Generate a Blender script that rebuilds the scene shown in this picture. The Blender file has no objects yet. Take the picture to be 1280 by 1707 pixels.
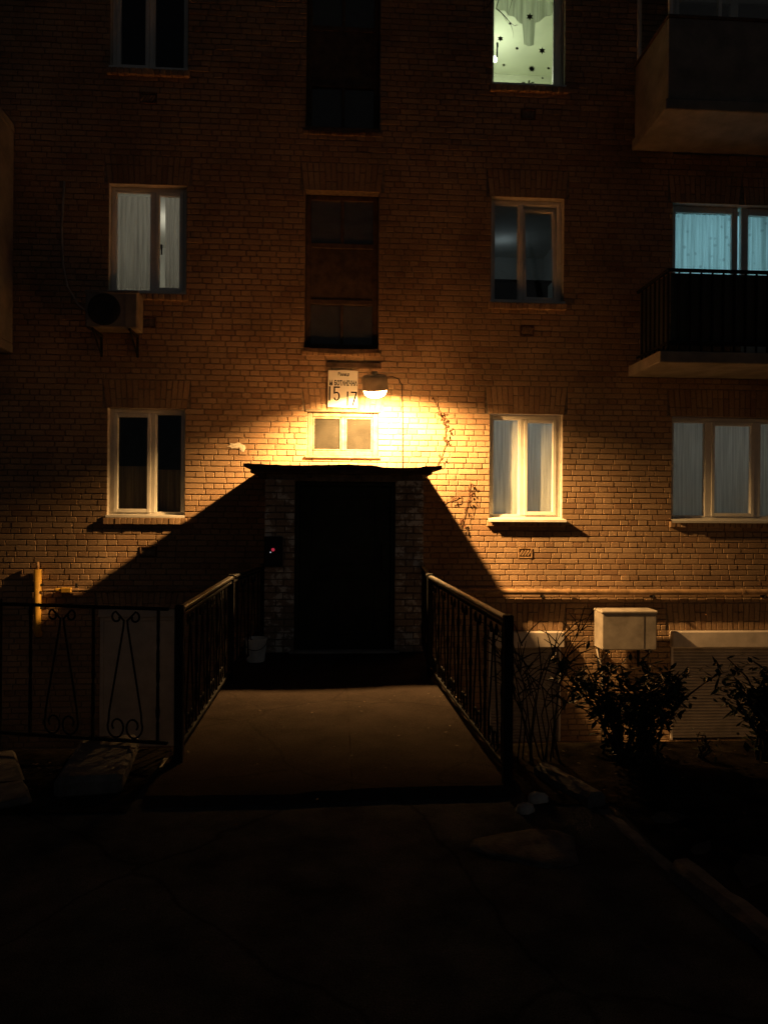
import bpy, math, random
from mathutils import Vector, Matrix
random.seed(7)
sc = bpy.context.scene
col = sc.collection
R = math.radians

# ---------------------------------------------------------------- camera, sky, moon, exposure
EYE = Vector((0, -10.1, 1.63)); YAW = R(3.6); ROLL = .007
cd = bpy.data.cameras.new('camera'); cam = bpy.data.objects.new('camera', cd); col.objects.link(cam)
cd.sensor_fit = 'VERTICAL'; cd.sensor_height = 36; cd.lens = 36 * 1233 / 1707; cd.clip_start = .05; cd.clip_end = 500
cf = Vector((math.sin(YAW), math.cos(YAW), 0)); r0 = Vector((math.cos(YAW), -math.sin(YAW), 0))
cr = (r0 + ROLL * Vector((0, 0, 1))).normalized(); cu = cr.cross(cf).normalized()
m = Matrix((cr, cu, -cf)).transposed().to_4x4(); m.translation = EYE
cam.matrix_world = m
sc.camera = cam

w = bpy.data.worlds.new('World'); sc.world = w; w.use_nodes = True
nt = w.node_tree; bg = nt.nodes['Background']
sky = nt.nodes.new('ShaderNodeTexSky'); sky.sky_type = 'NISHITA'; sky.sun_disc = False
sky.sun_elevation = R(32); sky.sun_rotation = R(150)
hs = nt.nodes.new('ShaderNodeHueSaturation'); hs.inputs['Saturation'].default_value = .35
nt.links.new(sky.outputs[0], hs.inputs['Color']); nt.links.new(hs.outputs[0], bg.inputs[0]); bg.inputs[1].default_value = .0022
sl = bpy.data.lights.new('moon', 'SUN'); sl.energy = .001; sl.angle = R(6); sl.color = (.9, .93, 1)
moon = bpy.data.objects.new('moon', sl); col.objects.link(moon)
moon.rotation_euler = (R(58), 0, R(-30))
sc.view_settings.view_transform = 'Standard'; sc.view_settings.look = 'None'
sc.view_settings.gamma = 1; sc.view_settings.exposure = 0
LAMP = Vector((.46, -.85, 3.16))
LAMP_W, LAMP_GLOW = 3600, 190
LAMP_COL = (1.0, .55, .185)

# ---------------------------------------------------------------- materials
def mat(name, c, rough=.8, var=.12, scale=12, bump=.0, bscale=60, metal=0., c2=None, spec=.3):
    m = bpy.data.materials.new(name); m.use_nodes = True
    n = m.node_tree.nodes; l = m.node_tree.links; b = n['Principled BSDF']
    b.inputs['Roughness'].default_value = rough; b.inputs['Metallic'].default_value = metal
    b.inputs['Specular IOR Level'].default_value = spec
    tc = n.new('ShaderNodeTexCoord'); nz = n.new('ShaderNodeTexNoise')
    nz.inputs['Scale'].default_value = scale; nz.inputs['Detail'].default_value = 6; nz.inputs['Roughness'].default_value = .62
    l.new(tc.outputs['Object'], nz.inputs['Vector'])
    rp = n.new('ShaderNodeValToRGB'); rp.color_ramp.elements[0].position = .3; rp.color_ramp.elements[1].position = .72
    d = c2 or tuple(max(0, x * (1 - 2.2 * var)) for x in c)
    rp.color_ramp.elements[0].color = (*d, 1); rp.color_ramp.elements[1].color = (*[min(1, x * (1 + var)) for x in c], 1)
    l.new(nz.outputs[0], rp.inputs[0]); l.new(rp.outputs[0], b.inputs['Base Color'])
    if bump:
        n2 = n.new('ShaderNodeTexNoise'); n2.inputs['Scale'].default_value = bscale; n2.inputs['Detail'].default_value = 5
        l.new(tc.outputs['Object'], n2.inputs['Vector'])
        bp = n.new('ShaderNodeBump'); bp.inputs['Strength'].default_value = bump; bp.inputs['Distance'].default_value = .01
        l.new(n2.outputs[0], bp.inputs['Height']); l.new(bp.outputs[0], b.inputs['Normal'])
    return m

def brick_mat(name, cols, patch, patch_amt=.0, stain=.45):
    m = bpy.data.materials.new(name); m.use_nodes = True
    n = m.node_tree.nodes; l = m.node_tree.links; b = n['Principled BSDF']
    b.inputs['Roughness'].default_value = .88; b.inputs['Specular IOR Level'].default_value = .2
    geo = n.new('ShaderNodeNewGeometry'); oi = n.new('ShaderNodeObjectInfo')
    ad = n.new('ShaderNodeMath'); ad.operation = 'ADD'; fr = n.new('ShaderNodeMath'); fr.operation = 'FRACT'
    l.new(geo.outputs['Random Per Island'], ad.inputs[0]); l.new(oi.outputs['Random'], ad.inputs[1]); l.new(ad.outputs[0], fr.inputs[0])
    rp = n.new('ShaderNodeValToRGB'); rp.color_ramp.interpolation = 'LINEAR'
    while len(rp.color_ramp.elements) < len(cols): rp.color_ramp.elements.new(.5)
    for i, c in enumerate(cols):
        rp.color_ramp.elements[i].position = i / (len(cols) - 1); rp.color_ramp.elements[i].color = (*c, 1)
    l.new(fr.outputs[0], rp.inputs[0])
    nz = n.new('ShaderNodeTexNoise'); nz.inputs['Scale'].default_value = 38; nz.inputs['Detail'].default_value = 7; nz.inputs['Roughness'].default_value = .7
    l.new(geo.outputs['Position'], nz.inputs['Vector'])
    n2 = n.new('ShaderNodeTexNoise'); n2.inputs['Scale'].default_value = .9; n2.inputs['Detail'].default_value = 6
    l.new(geo.outputs['Position'], n2.inputs['Vector'])
    mr = n.new('ShaderNodeMapRange'); mr.inputs[1].default_value = .3; mr.inputs[2].default_value = .7; mr.inputs[3].default_value = .72; mr.inputs[4].default_value = 1.12
    l.new(nz.outputs[0], mr.inputs[0])
    mr2 = n.new('ShaderNodeMapRange'); mr2.inputs[1].default_value = .3; mr2.inputs[2].default_value = .65; mr2.inputs[3].default_value = 1 - stain; mr2.inputs[4].default_value = 1.05
    l.new(n2.outputs[0], mr2.inputs[0])
    mu = n.new('ShaderNodeMath'); mu.operation = 'MULTIPLY'; l.new(mr.outputs[0], mu.inputs[0]); l.new(mr2.outputs[0], mu.inputs[1])
    mx = n.new('ShaderNodeMix'); mx.data_type = 'RGBA'; mx.blend_type = 'MULTIPLY'; mx.inputs[0].default_value = 1
    l.new(rp.outputs[0], mx.inputs[6]); l.new(mu.outputs[0], mx.inputs[7])
    out = mx.outputs[2]
    if patch_amt:
        n3 = n.new('ShaderNodeTexNoise'); n3.inputs['Scale'].default_value = 7; n3.inputs['Detail'].default_value = 8; n3.inputs['Roughness'].default_value = .7
        l.new(geo.outputs['Position'], n3.inputs['Vector'])
        r3 = n.new('ShaderNodeMapRange'); r3.inputs[1].default_value = .62 - patch_amt; r3.inputs[2].default_value = .68 - patch_amt
        l.new(n3.outputs[0], r3.inputs[0])
        m3 = n.new('ShaderNodeMix'); m3.data_type = 'RGBA'; l.new(r3.outputs[0], m3.inputs[0]); l.new(out, m3.inputs[6]); m3.inputs[7].default_value = (*patch, 1)
        out = m3.outputs[2]
    l.new(out, b.inputs['Base Color'])
    bp = n.new('ShaderNodeBump'); bp.inputs['Strength'].default_value = .45; bp.inputs['Distance'].default_value = .006
    l.new(nz.outputs[0], bp.inputs['Height']); l.new(bp.outputs[0], b.inputs['Normal'])
    return m

def glass_mat(name='window_glass', tint=(.96, .98, .97), rough=.015, haze=0.0):
    m = bpy.data.materials.new(name); m.use_nodes = True
    n = m.node_tree.nodes; l = m.node_tree.links; n.remove(n['Principled BSDF'])
    tr = n.new('ShaderNodeBsdfTransparent'); tr.inputs[0].default_value = (*tint, 1)
    gl = n.new('ShaderNodeBsdfGlossy'); gl.inputs['Roughness'].default_value = rough
    f = n.new('ShaderNodeFresnel'); gg = n.new('ShaderNodeNewGeometry'); im = n.new('ShaderNodeMapRange')   # thin sheet: same reflectance from both faces
    im.inputs[3].default_value = 1.5; im.inputs[4].default_value = 1 / 1.5
    l.new(gg.outputs['Backfacing'], im.inputs[0]); l.new(im.outputs[0], f.inputs[0])
    mx = n.new('ShaderNodeMixShader'); l.new(f.outputs[0], mx.inputs[0]); l.new(tr.outputs[0], mx.inputs[1]); l.new(gl.outputs[0], mx.inputs[2])
    o = mx.outputs[0]
    if haze:
        df = n.new('ShaderNodeBsdfDiffuse'); df.inputs[0].default_value = (.55, .5, .42, 1)
        nz = n.new('ShaderNodeTexNoise'); nz.inputs['Scale'].default_value = 5; nz.inputs['Detail'].default_value = 5
        tc = n.new('ShaderNodeTexCoord'); l.new(tc.outputs['Object'], nz.inputs['Vector'])
        mr = n.new('ShaderNodeMapRange'); mr.inputs[3].default_value = haze * .4; mr.inputs[4].default_value = haze * 1.6; l.new(nz.outputs[0], mr.inputs[0])
        m2 = n.new('ShaderNodeMixShader'); l.new(mr.outputs[0], m2.inputs[0]); l.new(o, m2.inputs[1]); l.new(df.outputs[0], m2.inputs[2]); o = m2.outputs[0]
    l.new(o, n['Material Output'].inputs[0])
    return m

def cloth_mat(name, c, trans=.5, lace=False):
    m = bpy.data.materials.new(name); m.use_nodes = True
    n = m.node_tree.nodes; l = m.node_tree.links; n.remove(n['Principled BSDF'])
    df = n.new('ShaderNodeBsdfDiffuse'); tl = n.new('ShaderNodeBsdfTranslucent')
    tc = n.new('ShaderNodeTexCoord'); mp = n.new('ShaderNodeMapping'); mp.inputs['Scale'].default_value = (30, 1, 1.2)
    l.new(tc.outputs['Object'], mp.inputs[0])
    nz = n.new('ShaderNodeTexNoise'); nz.inputs['Scale'].default_value = 1.2; nz.inputs['Detail'].default_value = 4; l.new(mp.outputs[0], nz.inputs['Vector'])
    rp = n.new('ShaderNodeValToRGB'); rp.color_ramp.elements[0].position = .3; rp.color_ramp.elements[1].position = .7
    rp.color_ramp.elements[0].color = (*[x * .6 for x in c], 1); rp.color_ramp.elements[1].color = (*c, 1)
    l.new(nz.outputs[0], rp.inputs[0]); o = rp.outputs[0]
    if lace:
        vo = n.new('ShaderNodeTexVoronoi'); vo.inputs['Scale'].default_value = 7; l.new(tc.outputs['Object'], vo.inputs['Vector'])
        mr = n.new('ShaderNodeMapRange'); mr.inputs[1].default_value = .1; mr.inputs[2].default_value = .22; mr.inputs[3].default_value = .72; mr.inputs[4].default_value = 1
        l.new(vo.outputs[0], mr.inputs[0]); mx = n.new('ShaderNodeMix'); mx.data_type = 'RGBA'; mx.blend_type = 'MULTIPLY'; mx.inputs[0].default_value = 1
        l.new(o, mx.inputs[6]); l.new(mr.outputs[0], mx.inputs[7]); o = mx.outputs[2]
    l.new(o, df.inputs[0]); l.new(o, tl.inputs[0])
    mx = n.new('ShaderNodeMixShader'); mx.inputs[0].default_value = trans
    l.new(df.outputs[0], mx.inputs[1]); l.new(tl.outputs[0], mx.inputs[2]); l.new(mx.outputs[0], n['Material Output'].inputs[0])
    return m

def emit_mat(name, c, s, transp=0.):
    m = bpy.data.materials.new(name); m.use_nodes = True
    n = m.node_tree.nodes; l = m.node_tree.links; n.remove(n['Principled BSDF'])
    e = n.new('ShaderNodeEmission'); e.inputs[0].default_value = (*c, 1); e.inputs[1].default_value = s; o = e.outputs[0]
    if transp:
        t = n.new('ShaderNodeBsdfTransparent'); mx = n.new('ShaderNodeMixShader'); mx.inputs[0].default_value = transp
        l.new(o, mx.inputs[1]); l.new(t.outputs[0], mx.inputs[2]); o = mx.outputs[0]
    l.new(o, n['Material Output'].inputs[0])
    return m

M = {}
M['brick'] = brick_mat('facade_brick', [(.36, .225, .125), (.43, .28, .165), (.40, .255, .145), (.46, .305, .18), (.33, .195, .11), (.42, .275, .16)], (.6, .56, .5))
M['brick_pale'] = brick_mat('flaking_painted_brick', [(.34, .25, .18), (.44, .35, .26), (.38, .28, .2)], (.66, .62, .56), .11)
M['mortar'] = mat('mortar', (.22, .17, .12), .95, .25, 20, .5, 90)
M['plaster'] = mat('reveal_plaster', (.62, .56, .48), .9, .15, 9, .3, 50)
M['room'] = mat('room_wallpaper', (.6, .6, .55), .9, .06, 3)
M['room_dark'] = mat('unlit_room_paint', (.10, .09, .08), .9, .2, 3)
M['pvc'] = mat('white_plastic_frame', (.74, .71, .66), .45, .06, 5, spec=.4)
M['oldwood'] = mat('old_painted_wood', (.20, .165, .11), .75, .25, 14, .4, 40)
M['darkwood'] = mat('dark_brown_wood', (.10, .065, .04), .7, .25, 8, .3, 40)
M['glass'] = glass_mat(); M['dirtyglass'] = glass_mat('dusty_glass', haze=.022); M['stairglass'] = glass_mat('grimy_stair_glass', haze=.08)
M['tin'] = mat('white_sheet_metal', (.7, .66, .58), .5, .08, 6, spec=.4)
M['rustin'] = mat('rusty_roof_sheet', (.12, .075, .05), .75, .35, 9, .3, 30)
M['concrete'] = mat('concrete', (.34, .31, .28), .92, .2, 5, .5, 45)
M['palecon'] = mat('balcony_plaster', (.25, .22, .19), .9, .18, 3, .3, 40)
M['iron'] = mat('black_painted_iron', (.018, .016, .016), .75, .3, 20, .2, 80, spec=.15)
M['handrail'] = mat('worn_handrail', (.10, .085, .07), .45, .3, 15, spec=.5)
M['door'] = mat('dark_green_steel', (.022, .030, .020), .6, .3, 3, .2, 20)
M['yellowpipe'] = mat('yellow_gas_pipe', (.62, .36, .06), .5, .15, 8)
M['brownpipe'] = mat('ochre_painted_pipe', (.36, .22, .115), .55, .25, 10)
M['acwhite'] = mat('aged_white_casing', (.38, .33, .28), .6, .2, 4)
M['acshaded'] = mat('shaded_grey_casing', (.20, .17, .14), .6, .2, 5)  # darker casing for the unit in shadow, shade put into its colour
M['black'] = mat('black_plastic', (.015, .015, .016), .5, .1, 4)
M['grille'] = mat('dark_grille', (.03, .028, .027), .6, .1, 4)
M['slat'] = mat('grey_shutter_slats', (.30, .26, .23), .5, .15, 4, spec=.3)
M['shutter'] = mat('shutter_slat_paint', (.55, .48, .42), .45, .12, 4, spec=.5)
M['sign'] = mat('white_enamel', (.66, .64, .58), .6, .06, 6, spec=.2)
M['ink'] = mat('black_enamel', (.006, .006, .006), .95, .1, 8, spec=.02)
M['rust'] = mat('rust_edge', (.13, .07, .04), .8, .3, 20)
M['cable'] = mat('black_cable', (.02, .017, .015), .6, .1, 9)
M['lampgrey'] = mat('grey_lamp_enamel', (.36, .31, .26), .5, .15, 12)
M['leafdry'] = mat('dry_vine_leaf', (.12, .05, .022), .8, .4, 30)
M['stem'] = mat('vine_stem', (.17, .11, .06), .85, .3, 30)
M['leaf'] = mat('dark_shrub_leaf', (.038, .055, .022), .45, .35, 9, spec=.4)
M['bark'] = mat('bark', (.06, .048, .036), .9, .3, 18, .6, 40)
M['soil'] = mat('garden_soil', (.028, .022, .016), 1., .45, 6, 1., 25, spec=.02)
M['litter'] = mat('fallen_leaf', (.09, .06, .03), .8, .4, 20)
M['kerb'] = mat('kerb_concrete', (.17, .15, .135), .92, .25, 9, .6, 50)
M['stone'] = mat('pale_stone', (.55, .5, .44), .9, .2, 14, .5, 40)
M['bucket'] = mat('grey_white_plastic', (.74, .75, .71), .55, .1, 9)
M['redled'] = emit_mat('red_indicator', (1, .06, .12), .35)
M['whiteled'] = emit_mat('white_indicator', (.9, .9, 1), .5)
M['cur_white'] = cloth_mat('white_lace_curtain', (.80, .77, .72), .6)
M['cur_cyan'] = cloth_mat('patterned_net_curtain', (.82, .85, .84), .65, True)
M['cur_blind'] = cloth_mat('pale_blind_cloth', (.74, .73, .69), .3)
M['cur_beige'] = cloth_mat('beige_half_curtain', (.40, .30, .20), .3)
M['cur_swag'] = cloth_mat('sheer_swag', (.62, .66, .55), .5)
M['sticker'] = mat('dark_green_sticker', (.03, .04, .02), .8, .1, 9)
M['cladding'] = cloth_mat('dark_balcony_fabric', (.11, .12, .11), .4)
M['lampshade'] = mat('thin_plastic_shade', (.42, .36, .29), .5, .12, 12)
_n = M['lampshade'].node_tree.nodes; _l = M['lampshade'].node_tree.links
_t = _n.new('ShaderNodeBsdfTranslucent'); _t.inputs[0].default_value = (.8, .7, .55, 1); _m = _n.new('ShaderNodeMixShader'); _m.inputs[0].default_value = .004
_l.new(_n['Principled BSDF'].outputs[0], _m.inputs[1]); _l.new(_t.outputs[0], _m.inputs[2]); _l.new(_m.outputs[0], _n['Material Output'].inputs[0])
M['scar'] = mat('old_white_filler', (.66, .6, .5), .95, .15, 30, .6, 70)

# asphalt with cracks
def asphalt(name, base, crack=.5):
    m = mat(name, base, 1.0, .3 if crack < .6 else .14, 3.0, .9, 140, spec=.02)
    n = m.node_tree.nodes; l = m.node_tree.links; b = n['Principled BSDF']
    src = b.inputs['Base Color'].links[0].from_socket
    tc = n.new('ShaderNodeTexCoord'); nz = n.new('ShaderNodeTexNoise'); nz.inputs['Scale'].default_value = 2.2; nz.inputs['Detail'].default_value = 5
    l.new(tc.outputs['Object'], nz.inputs['Vector'])
    mx0 = n.new('ShaderNodeMix'); mx0.data_type = 'RGBA'; mx0.inputs[0].default_value = .22
    l.new(tc.outputs['Object'], mx0.inputs[6]); l.new(nz.outputs[1], mx0.inputs[7])
    vo = n.new('ShaderNodeTexVoronoi'); vo.feature = 'DISTANCE_TO_EDGE'; vo.inputs['Scale'].default_value = .9
    l.new(mx0.outputs[2], vo.inputs['Vector'])
    mr = n.new('ShaderNodeMapRange'); mr.inputs[1].default_value = .0; mr.inputs[2].default_value = .012; mr.inputs[3].default_value = crack; mr.inputs[4].default_value = 1
    l.new(vo.outputs[0], mr.inputs[0])
    sp = n.new('ShaderNodeTexNoise'); sp.inputs['Scale'].default_value = 220; sp.inputs['Detail'].default_value = 2; l.new(tc.outputs['Object'], sp.inputs['Vector'])
    ms = n.new('ShaderNodeMapRange'); ms.inputs[1].default_value = .35; ms.inputs[2].default_value = .7; ms.inputs[3].default_value = .6; ms.inputs[4].default_value = 1.6
    l.new(sp.outputs[0], ms.inputs[0])
    mm = n.new('ShaderNodeMath'); mm.operation = 'MULTIPLY'; l.new(mr.outputs[0], mm.inputs[0]); l.new(ms.outputs[0], mm.inputs[1])
    mx = n.new('ShaderNodeMix'); mx.data_type = 'RGBA'; mx.blend_type = 'MULTIPLY'; mx.inputs[0].default_value = 1
    l.new(src, mx.inputs[6]); l.new(mm.outputs[0], mx.inputs[7]); l.new(mx.outputs[2], b.inputs['Base Color'])
    return m
M['asphalt'] = asphalt('cracked_asphalt', (.085, .080, .076))
M['oldpatch'] = mat('asphalt_patch', (.14, .12, .105), .9, .3, 9, .7, 60)
M['deck'] = asphalt('ramp_asphalt', (.046, .034, .027), .75)

# ---------------------------------------------------------------- mesh helpers
class MB:
    def __init__(s): s.v = []; s.f = []
    def add(s, vs, fs):
        o = len(s.v); s.v += [tuple(v) for v in vs]; s.f += [tuple(i + o for i in f) for f in fs]; return s
    def quad(s, a, b, c, d): return s.add([a, b, c, d], [(0, 1, 2, 3)])
    def box(s, x0, x1, y0, y1, z0, z1, bev=0.):
        if bev <= 0:
            return s.add([(x0, y0, z0), (x1, y0, z0), (x1, y1, z0), (x0, y1, z0), (x0, y0, z1), (x1, y0, z1), (x1, y1, z1), (x0, y1, z1)],
                         [(3, 2, 1, 0), (4, 5, 6, 7), (0, 1, 5, 4), (1, 2, 6, 5), (2, 3, 7, 6), (3, 0, 4, 7)])
        b = min(bev, (x1 - x0) / 2.2, (y1 - y0) / 2.2, (z1 - z0) / 2.2); vs = []; fs = []
        def ring(z, i):
            return [(x0 + i, y0, z), (x1 - i, y0, z), (x1, y0 + i, z), (x1, y1 - i, z), (x1 - i, y1, z), (x0 + i, y1, z), (x0, y1 - i, z), (x0, y0 + i, z)]
        def inner(z): return [(min(max(a, x0 + b), x1 - b), min(max(c, y0 + b), y1 - b), z) for a, c, _ in ring(z, b)]
        vs = inner(z0) + ring(z0 + b, b) + ring(z1 - b, b) + inner(z1)
        for k in range(3):
            for i in range(8):
                j = (i + 1) % 8; fs.append((k * 8 + i, k * 8 + j, k * 8 + 8 + j, k * 8 + 8 + i))
        fs.append(tuple(range(7, -1, -1))); fs.append(tuple(range(24, 32)))
        return s.add(vs, fs)
    def tube(s, pts, rad, seg=8, cap=True):
        pts = [Vector(p) for p in pts]; n = len(pts); rs = rad if isinstance(rad, (list, tuple)) else [rad] * n
        t0 = (pts[1] - pts[0]).normalized(); ref = Vector((0, 0, 1)) if abs(t0.z) < .9 else Vector((1, 0, 0))
        nrm = t0.cross(ref).normalized(); vs = []; fs = []
        for i, p in enumerate(pts):
            t = (pts[min(i + 1, n - 1)] - pts[max(i - 1, 0)]).normalized()
            nrm = (nrm - t * nrm.dot(t)).normalized(); bn = t.cross(nrm)
            for k in range(seg):
                a = 2 * math.pi * k / seg; vs.append(p + (nrm * math.cos(a) + bn * math.sin(a)) * rs[i])
        for i in range(n - 1):
            for k in range(seg):
                j = (k + 1) % seg; fs.append((i * seg + k, i * seg + j, (i + 1) * seg + j, (i + 1) * seg + k))
        if cap: fs.append(tuple(range(seg - 1, -1, -1))); fs.append(tuple((n - 1) * seg + k for k in range(seg)))
        return s.add(vs, fs)
    def lathe(s, prof, c=(0, 0, 0), seg=24, cap0=False, cap1=False):
        vs = []; fs = []
        for r, z in prof:
            for k in range(seg):
                a = 2 * math.pi * k / seg; vs.append((c[0] + r * math.cos(a), c[1] + r * math.sin(a), c[2] + z))
        for i in range(len(prof) - 1):
            for k in range(seg):
                j = (k + 1) % seg; fs.append((i * seg + k, i * seg + j, (i + 1) * seg + j, (i + 1) * seg + k))
        if cap0: fs.append(tuple(range(seg - 1, -1, -1)))
        if cap1: fs.append(tuple((len(prof) - 1) * seg + k for k in range(seg)))
        return s.add(vs, fs)
    def xform(s, mtx): s.v = [tuple(mtx @ Vector(v)) for v in s.v]; return s
    def mesh(s, name, m, smooth=False):
        me = bpy.data.meshes.new(name); me.from_pydata(s.v, [], s.f); me.update()
        if m is not None: me.materials.append(m)
        if smooth: me.polygons.foreach_set('use_smooth', [True] * len(me.polygons))
        return me
    def build(s, name, m, parent=None, smooth=False, loc=None):
        o = bpy.data.objects.new(name, s.mesh(name, m, smooth)); col.objects.link(o)
        if loc is not None: o.location = loc
        if parent is not None: o.parent = parent
        return o

def empty(name, loc=(0, 0, 0), rz=0., parent=None):
    o = bpy.data.objects.new(name, None); col.objects.link(o); o.location = loc; o.rotation_euler = (0, 0, rz)
    o.empty_display_size = .1
    if parent is not None: o.parent = parent
    return o
def tag(o, label, cat=None, group=None, kind=None):
    if label: o['label'] = label
    if cat: o['category'] = cat
    if group: o['group'] = group
    if kind: o['kind'] = kind
    return o
def struct(o, label, cat):
    return tag(o, label, cat, kind='structure')

def holes_plane(x0, x1, z0, z1, holes, fn):
    """quads of a rectangle minus rectangular holes; fn(xa,xb,za,zb) is called for each solid cell"""
    xs = sorted({x0, x1, *[min(max(h[i], x0), x1) for h in holes for i in (0, 1)]})
    zs = sorted({z0, z1, *[min(max(h[i], z0), z1) for h in holes for i in (2, 3)]})
    for a, b in zip(xs, xs[1:]):
        for c, d in zip(zs, zs[1:]):
            mx, mz = (a + b) / 2, (c + d) / 2
            if not any(h[0] < mx < h[1] and h[2] < mz < h[3] for h in holes): fn(a, b, c, d)

# ---------------------------------------------------------------- ground
WELL = -1.78
g = MB()
nx = 60
g.quad((-70, -70, -.06), (70, -70, -.06), (70, -5.7, -.06), (-70, -5.7, -.06))
struct(g.build('asphalt_courtyard', M['asphalt']), 'dark cracked asphalt of the courtyard in front of the ramp', 'ground')
g = MB(); g.quad((-70, -5.0, WELL), (70, -5.0, WELL), (70, 0.2, WELL), (-70, 0.2, WELL))
struct(g.build('basement_yard_floor', M['concrete']), 'sunken concrete floor below the basement windows', 'ground')
# uneven garden soil right
def soil(name, x0, x1, y0, y1, nx, ny, label, edge_lo=None):
    b = MB(); rnd = random.Random(name); vs = []; fs = []
    for j in range(ny + 1):
        for i in range(nx + 1):
            x = x0 + (x1 - x0) * i / nx; y = y0 + (y1 - y0) * j / ny
            e = min(1, min(i, nx - i, j, ny - j) / 2)
            z = -.05 + .05 * e * (rnd.random()) + .05 * e * math.sin(x * 2.1 + 1) * math.sin(y * 1.7)
            vs.append((x, y, z))
    for j in range(ny):
        for i in range(nx):
            a = j * (nx + 1) + i; fs.append((a, a + 1, a + nx + 2, a + nx + 1))
    b.add(vs, fs); return struct(b.build(name, M['soil'], smooth=True), label, 'soil')
soil('garden_soil', 1.12, 40, -5.9, -4.78, 90, 9, 'dark garden soil under the shrubs beside the ramp')
soil('garden_bed_soil', 1.62, 12, -9.5, -5.88, 50, 18, 'dark soil of the garden bed behind the broken kerb')
soil('verge_soil', -40, -1.16, -5.9, -4.78, 90, 9, 'dark earth strip in front of the scrolled fence')

rw = MB(); rw.box(1.08, 40, -5.05, -4.8, WELL, -.11, .01)
tag(rw.build('retaining_wall', M['concrete']), 'concrete retaining wall edge behind the shrubs right of ramp', 'wall')
rw = MB(); rw.box(-40, -1.14, -5.05, -4.8, WELL, -.11, .01)
tag(rw.build('retaining_wall', M['concrete']), 'concrete retaining wall edge under the scrolled fence', 'wall')

# ramp / entrance bridge: asphalt deck in two pours on a concrete slab
rs = MB(); rs.box(-1.12, 1.10, -5.65, -.01, -.24, -.02, .01)
ramp = struct(rs.build('entrance_ramp', M['deck']), 'asphalted entrance bridge between the two railings leading to the door', 'ramp')
for xa, xb, ya in ((-1.09, .098, -5.70), (.102, 1.07, -5.70)):
    b = MB(); vs = []; fs = []; nx, ny = 14, 60
    rnd = random.Random(xa)
    for j in range(ny + 1):
        for i in range(nx + 1):
            x = xa + (xb - xa) * i / nx; y = ya + (-.02 - ya) * j / ny
            if j == 0: y = -5.82 + .10 * (x + 1.09) / 2.16 + .012 * math.sin(x * 5) + rnd.uniform(-.008, .008)
            vs.append((x, y, .0 + .006 * math.sin(x * 3.1 + y * 2.2) + rnd.uniform(-.002, .002)))
    for j in range(ny):
        for i in range(nx):
            a = j * (nx + 1) + i; fs.append((a, a + 1, a + nx + 2, a + nx + 1))
    o = len(vs)
    for i in range(nx + 1): vs.append((vs[i][0], vs[i][1] - .03, -.065))
    for i in range(nx): fs.append((i + 1, i, o + i, o + i + 1))
    b.add(vs, fs).build('asphalt_layer', M['deck'], ramp, smooth=False)

# ---------------------------------------------------------------- the building
bld = tag(empty('apartment_building', (0, 0, WELL)), 'multi-storey yellow brick apartment house with white window frames at night', 'building')
OFF = Vector((0, 0, -WELL))   # children coordinates are world minus the empty's location
def part(mb, name, m, parent=bld, smooth=False):
    o = mb.build(name, m, parent, smooth)
    if parent is bld: o.location = OFF
    return o
C = 3.0 / 39.0
Lx, Rx, Sx = (-3.07, -2.05), (2.09, 3.11), (-.46, .54)
zl = (20 * C, 3.0); zu = (59 * C, 6.0); zt = (98 * C, 9.0)
OPEN = {
    'lowL': (*Lx, *zl), 'lowR': (*Rx, *zl), 'upL': (*Lx, *zu), 'upR': (*Rx, *zu), 'topL': (*Lx, *zt), 'topR': (*Rx, *zt),
    'stair': (*Sx, 50 * C, 6.0), 'stair2': (*Sx, 89 * C, 9.0), 'small': (-.42, .55, 31 * C, 3.0),
    'big': (4.67, 6.62, *zl), 'cyan': (4.66, 5.66, 59 * C, 6.0), 'cydoor': (5.66, 6.46, 48 * C, 6.0), 'cytop': (4.66, 6.46, 87 * C, 9.0),
    'bR1': (2.09, 3.11, -20 * C, 0.0), 'bR2': (4.67, 6.62, -20 * C, 0.0), 'bL': (-3.15, -2.11, -20 * C, 4 * C),
}
X0, X1, Z0, Z1 = -9.0, 10.5, WELL, 9.7
JD = .24
b = MB(); j = MB()
holes_plane(X0, X1, Z0, Z1, list(OPEN.values()), lambda a, c, d, e: b.quad((a, .011, d), (c, .011, d), (c, .011, e), (a, .011, e)))
part(b, 'wall', M['mortar'])
for k, (a, c, d, e) in OPEN.items():
    if k == 'cydoor': pass
    y0, y1 = .006, JD
    L = MB()
    if k != 'cydoor': L.quad((a, y0, d), (a, y1, d), (a, y1, e), (a, y0, e))
    if k != 'cyan': L.quad((c, y0, d), (c, y1, d), (c, y1, e), (c, y0, e))
    L.quad((a, y0, e), (c, y0, e), (c, y1, e), (a, y1, e)); L.quad((a, y0, d), (c, y0, d), (c, y1, d), (a, y1, d))
    part(L, 'reveal', M['plaster'] if not k.startswith(('stair', 'b')) else M['mortar'])
b = MB()
b.quad((X0, .011, Z0), (X0, 9, Z0), (X0, 9, Z1), (X0, .011, Z1)); b.quad((X1, .011, Z0), (X1, 9, Z0), (X1, 9, Z1), (X1, .011, Z1))
b.quad((X0, 9, Z0), (X1, 9, Z0), (X1, 9, Z1), (X0, 9, Z1)); b.quad((X0, .011, Z1), (X1, .011, Z1), (X1, 9, Z1), (X0, 9, Z1))
part(b, 'outer_wall', M['mortar'])

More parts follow.
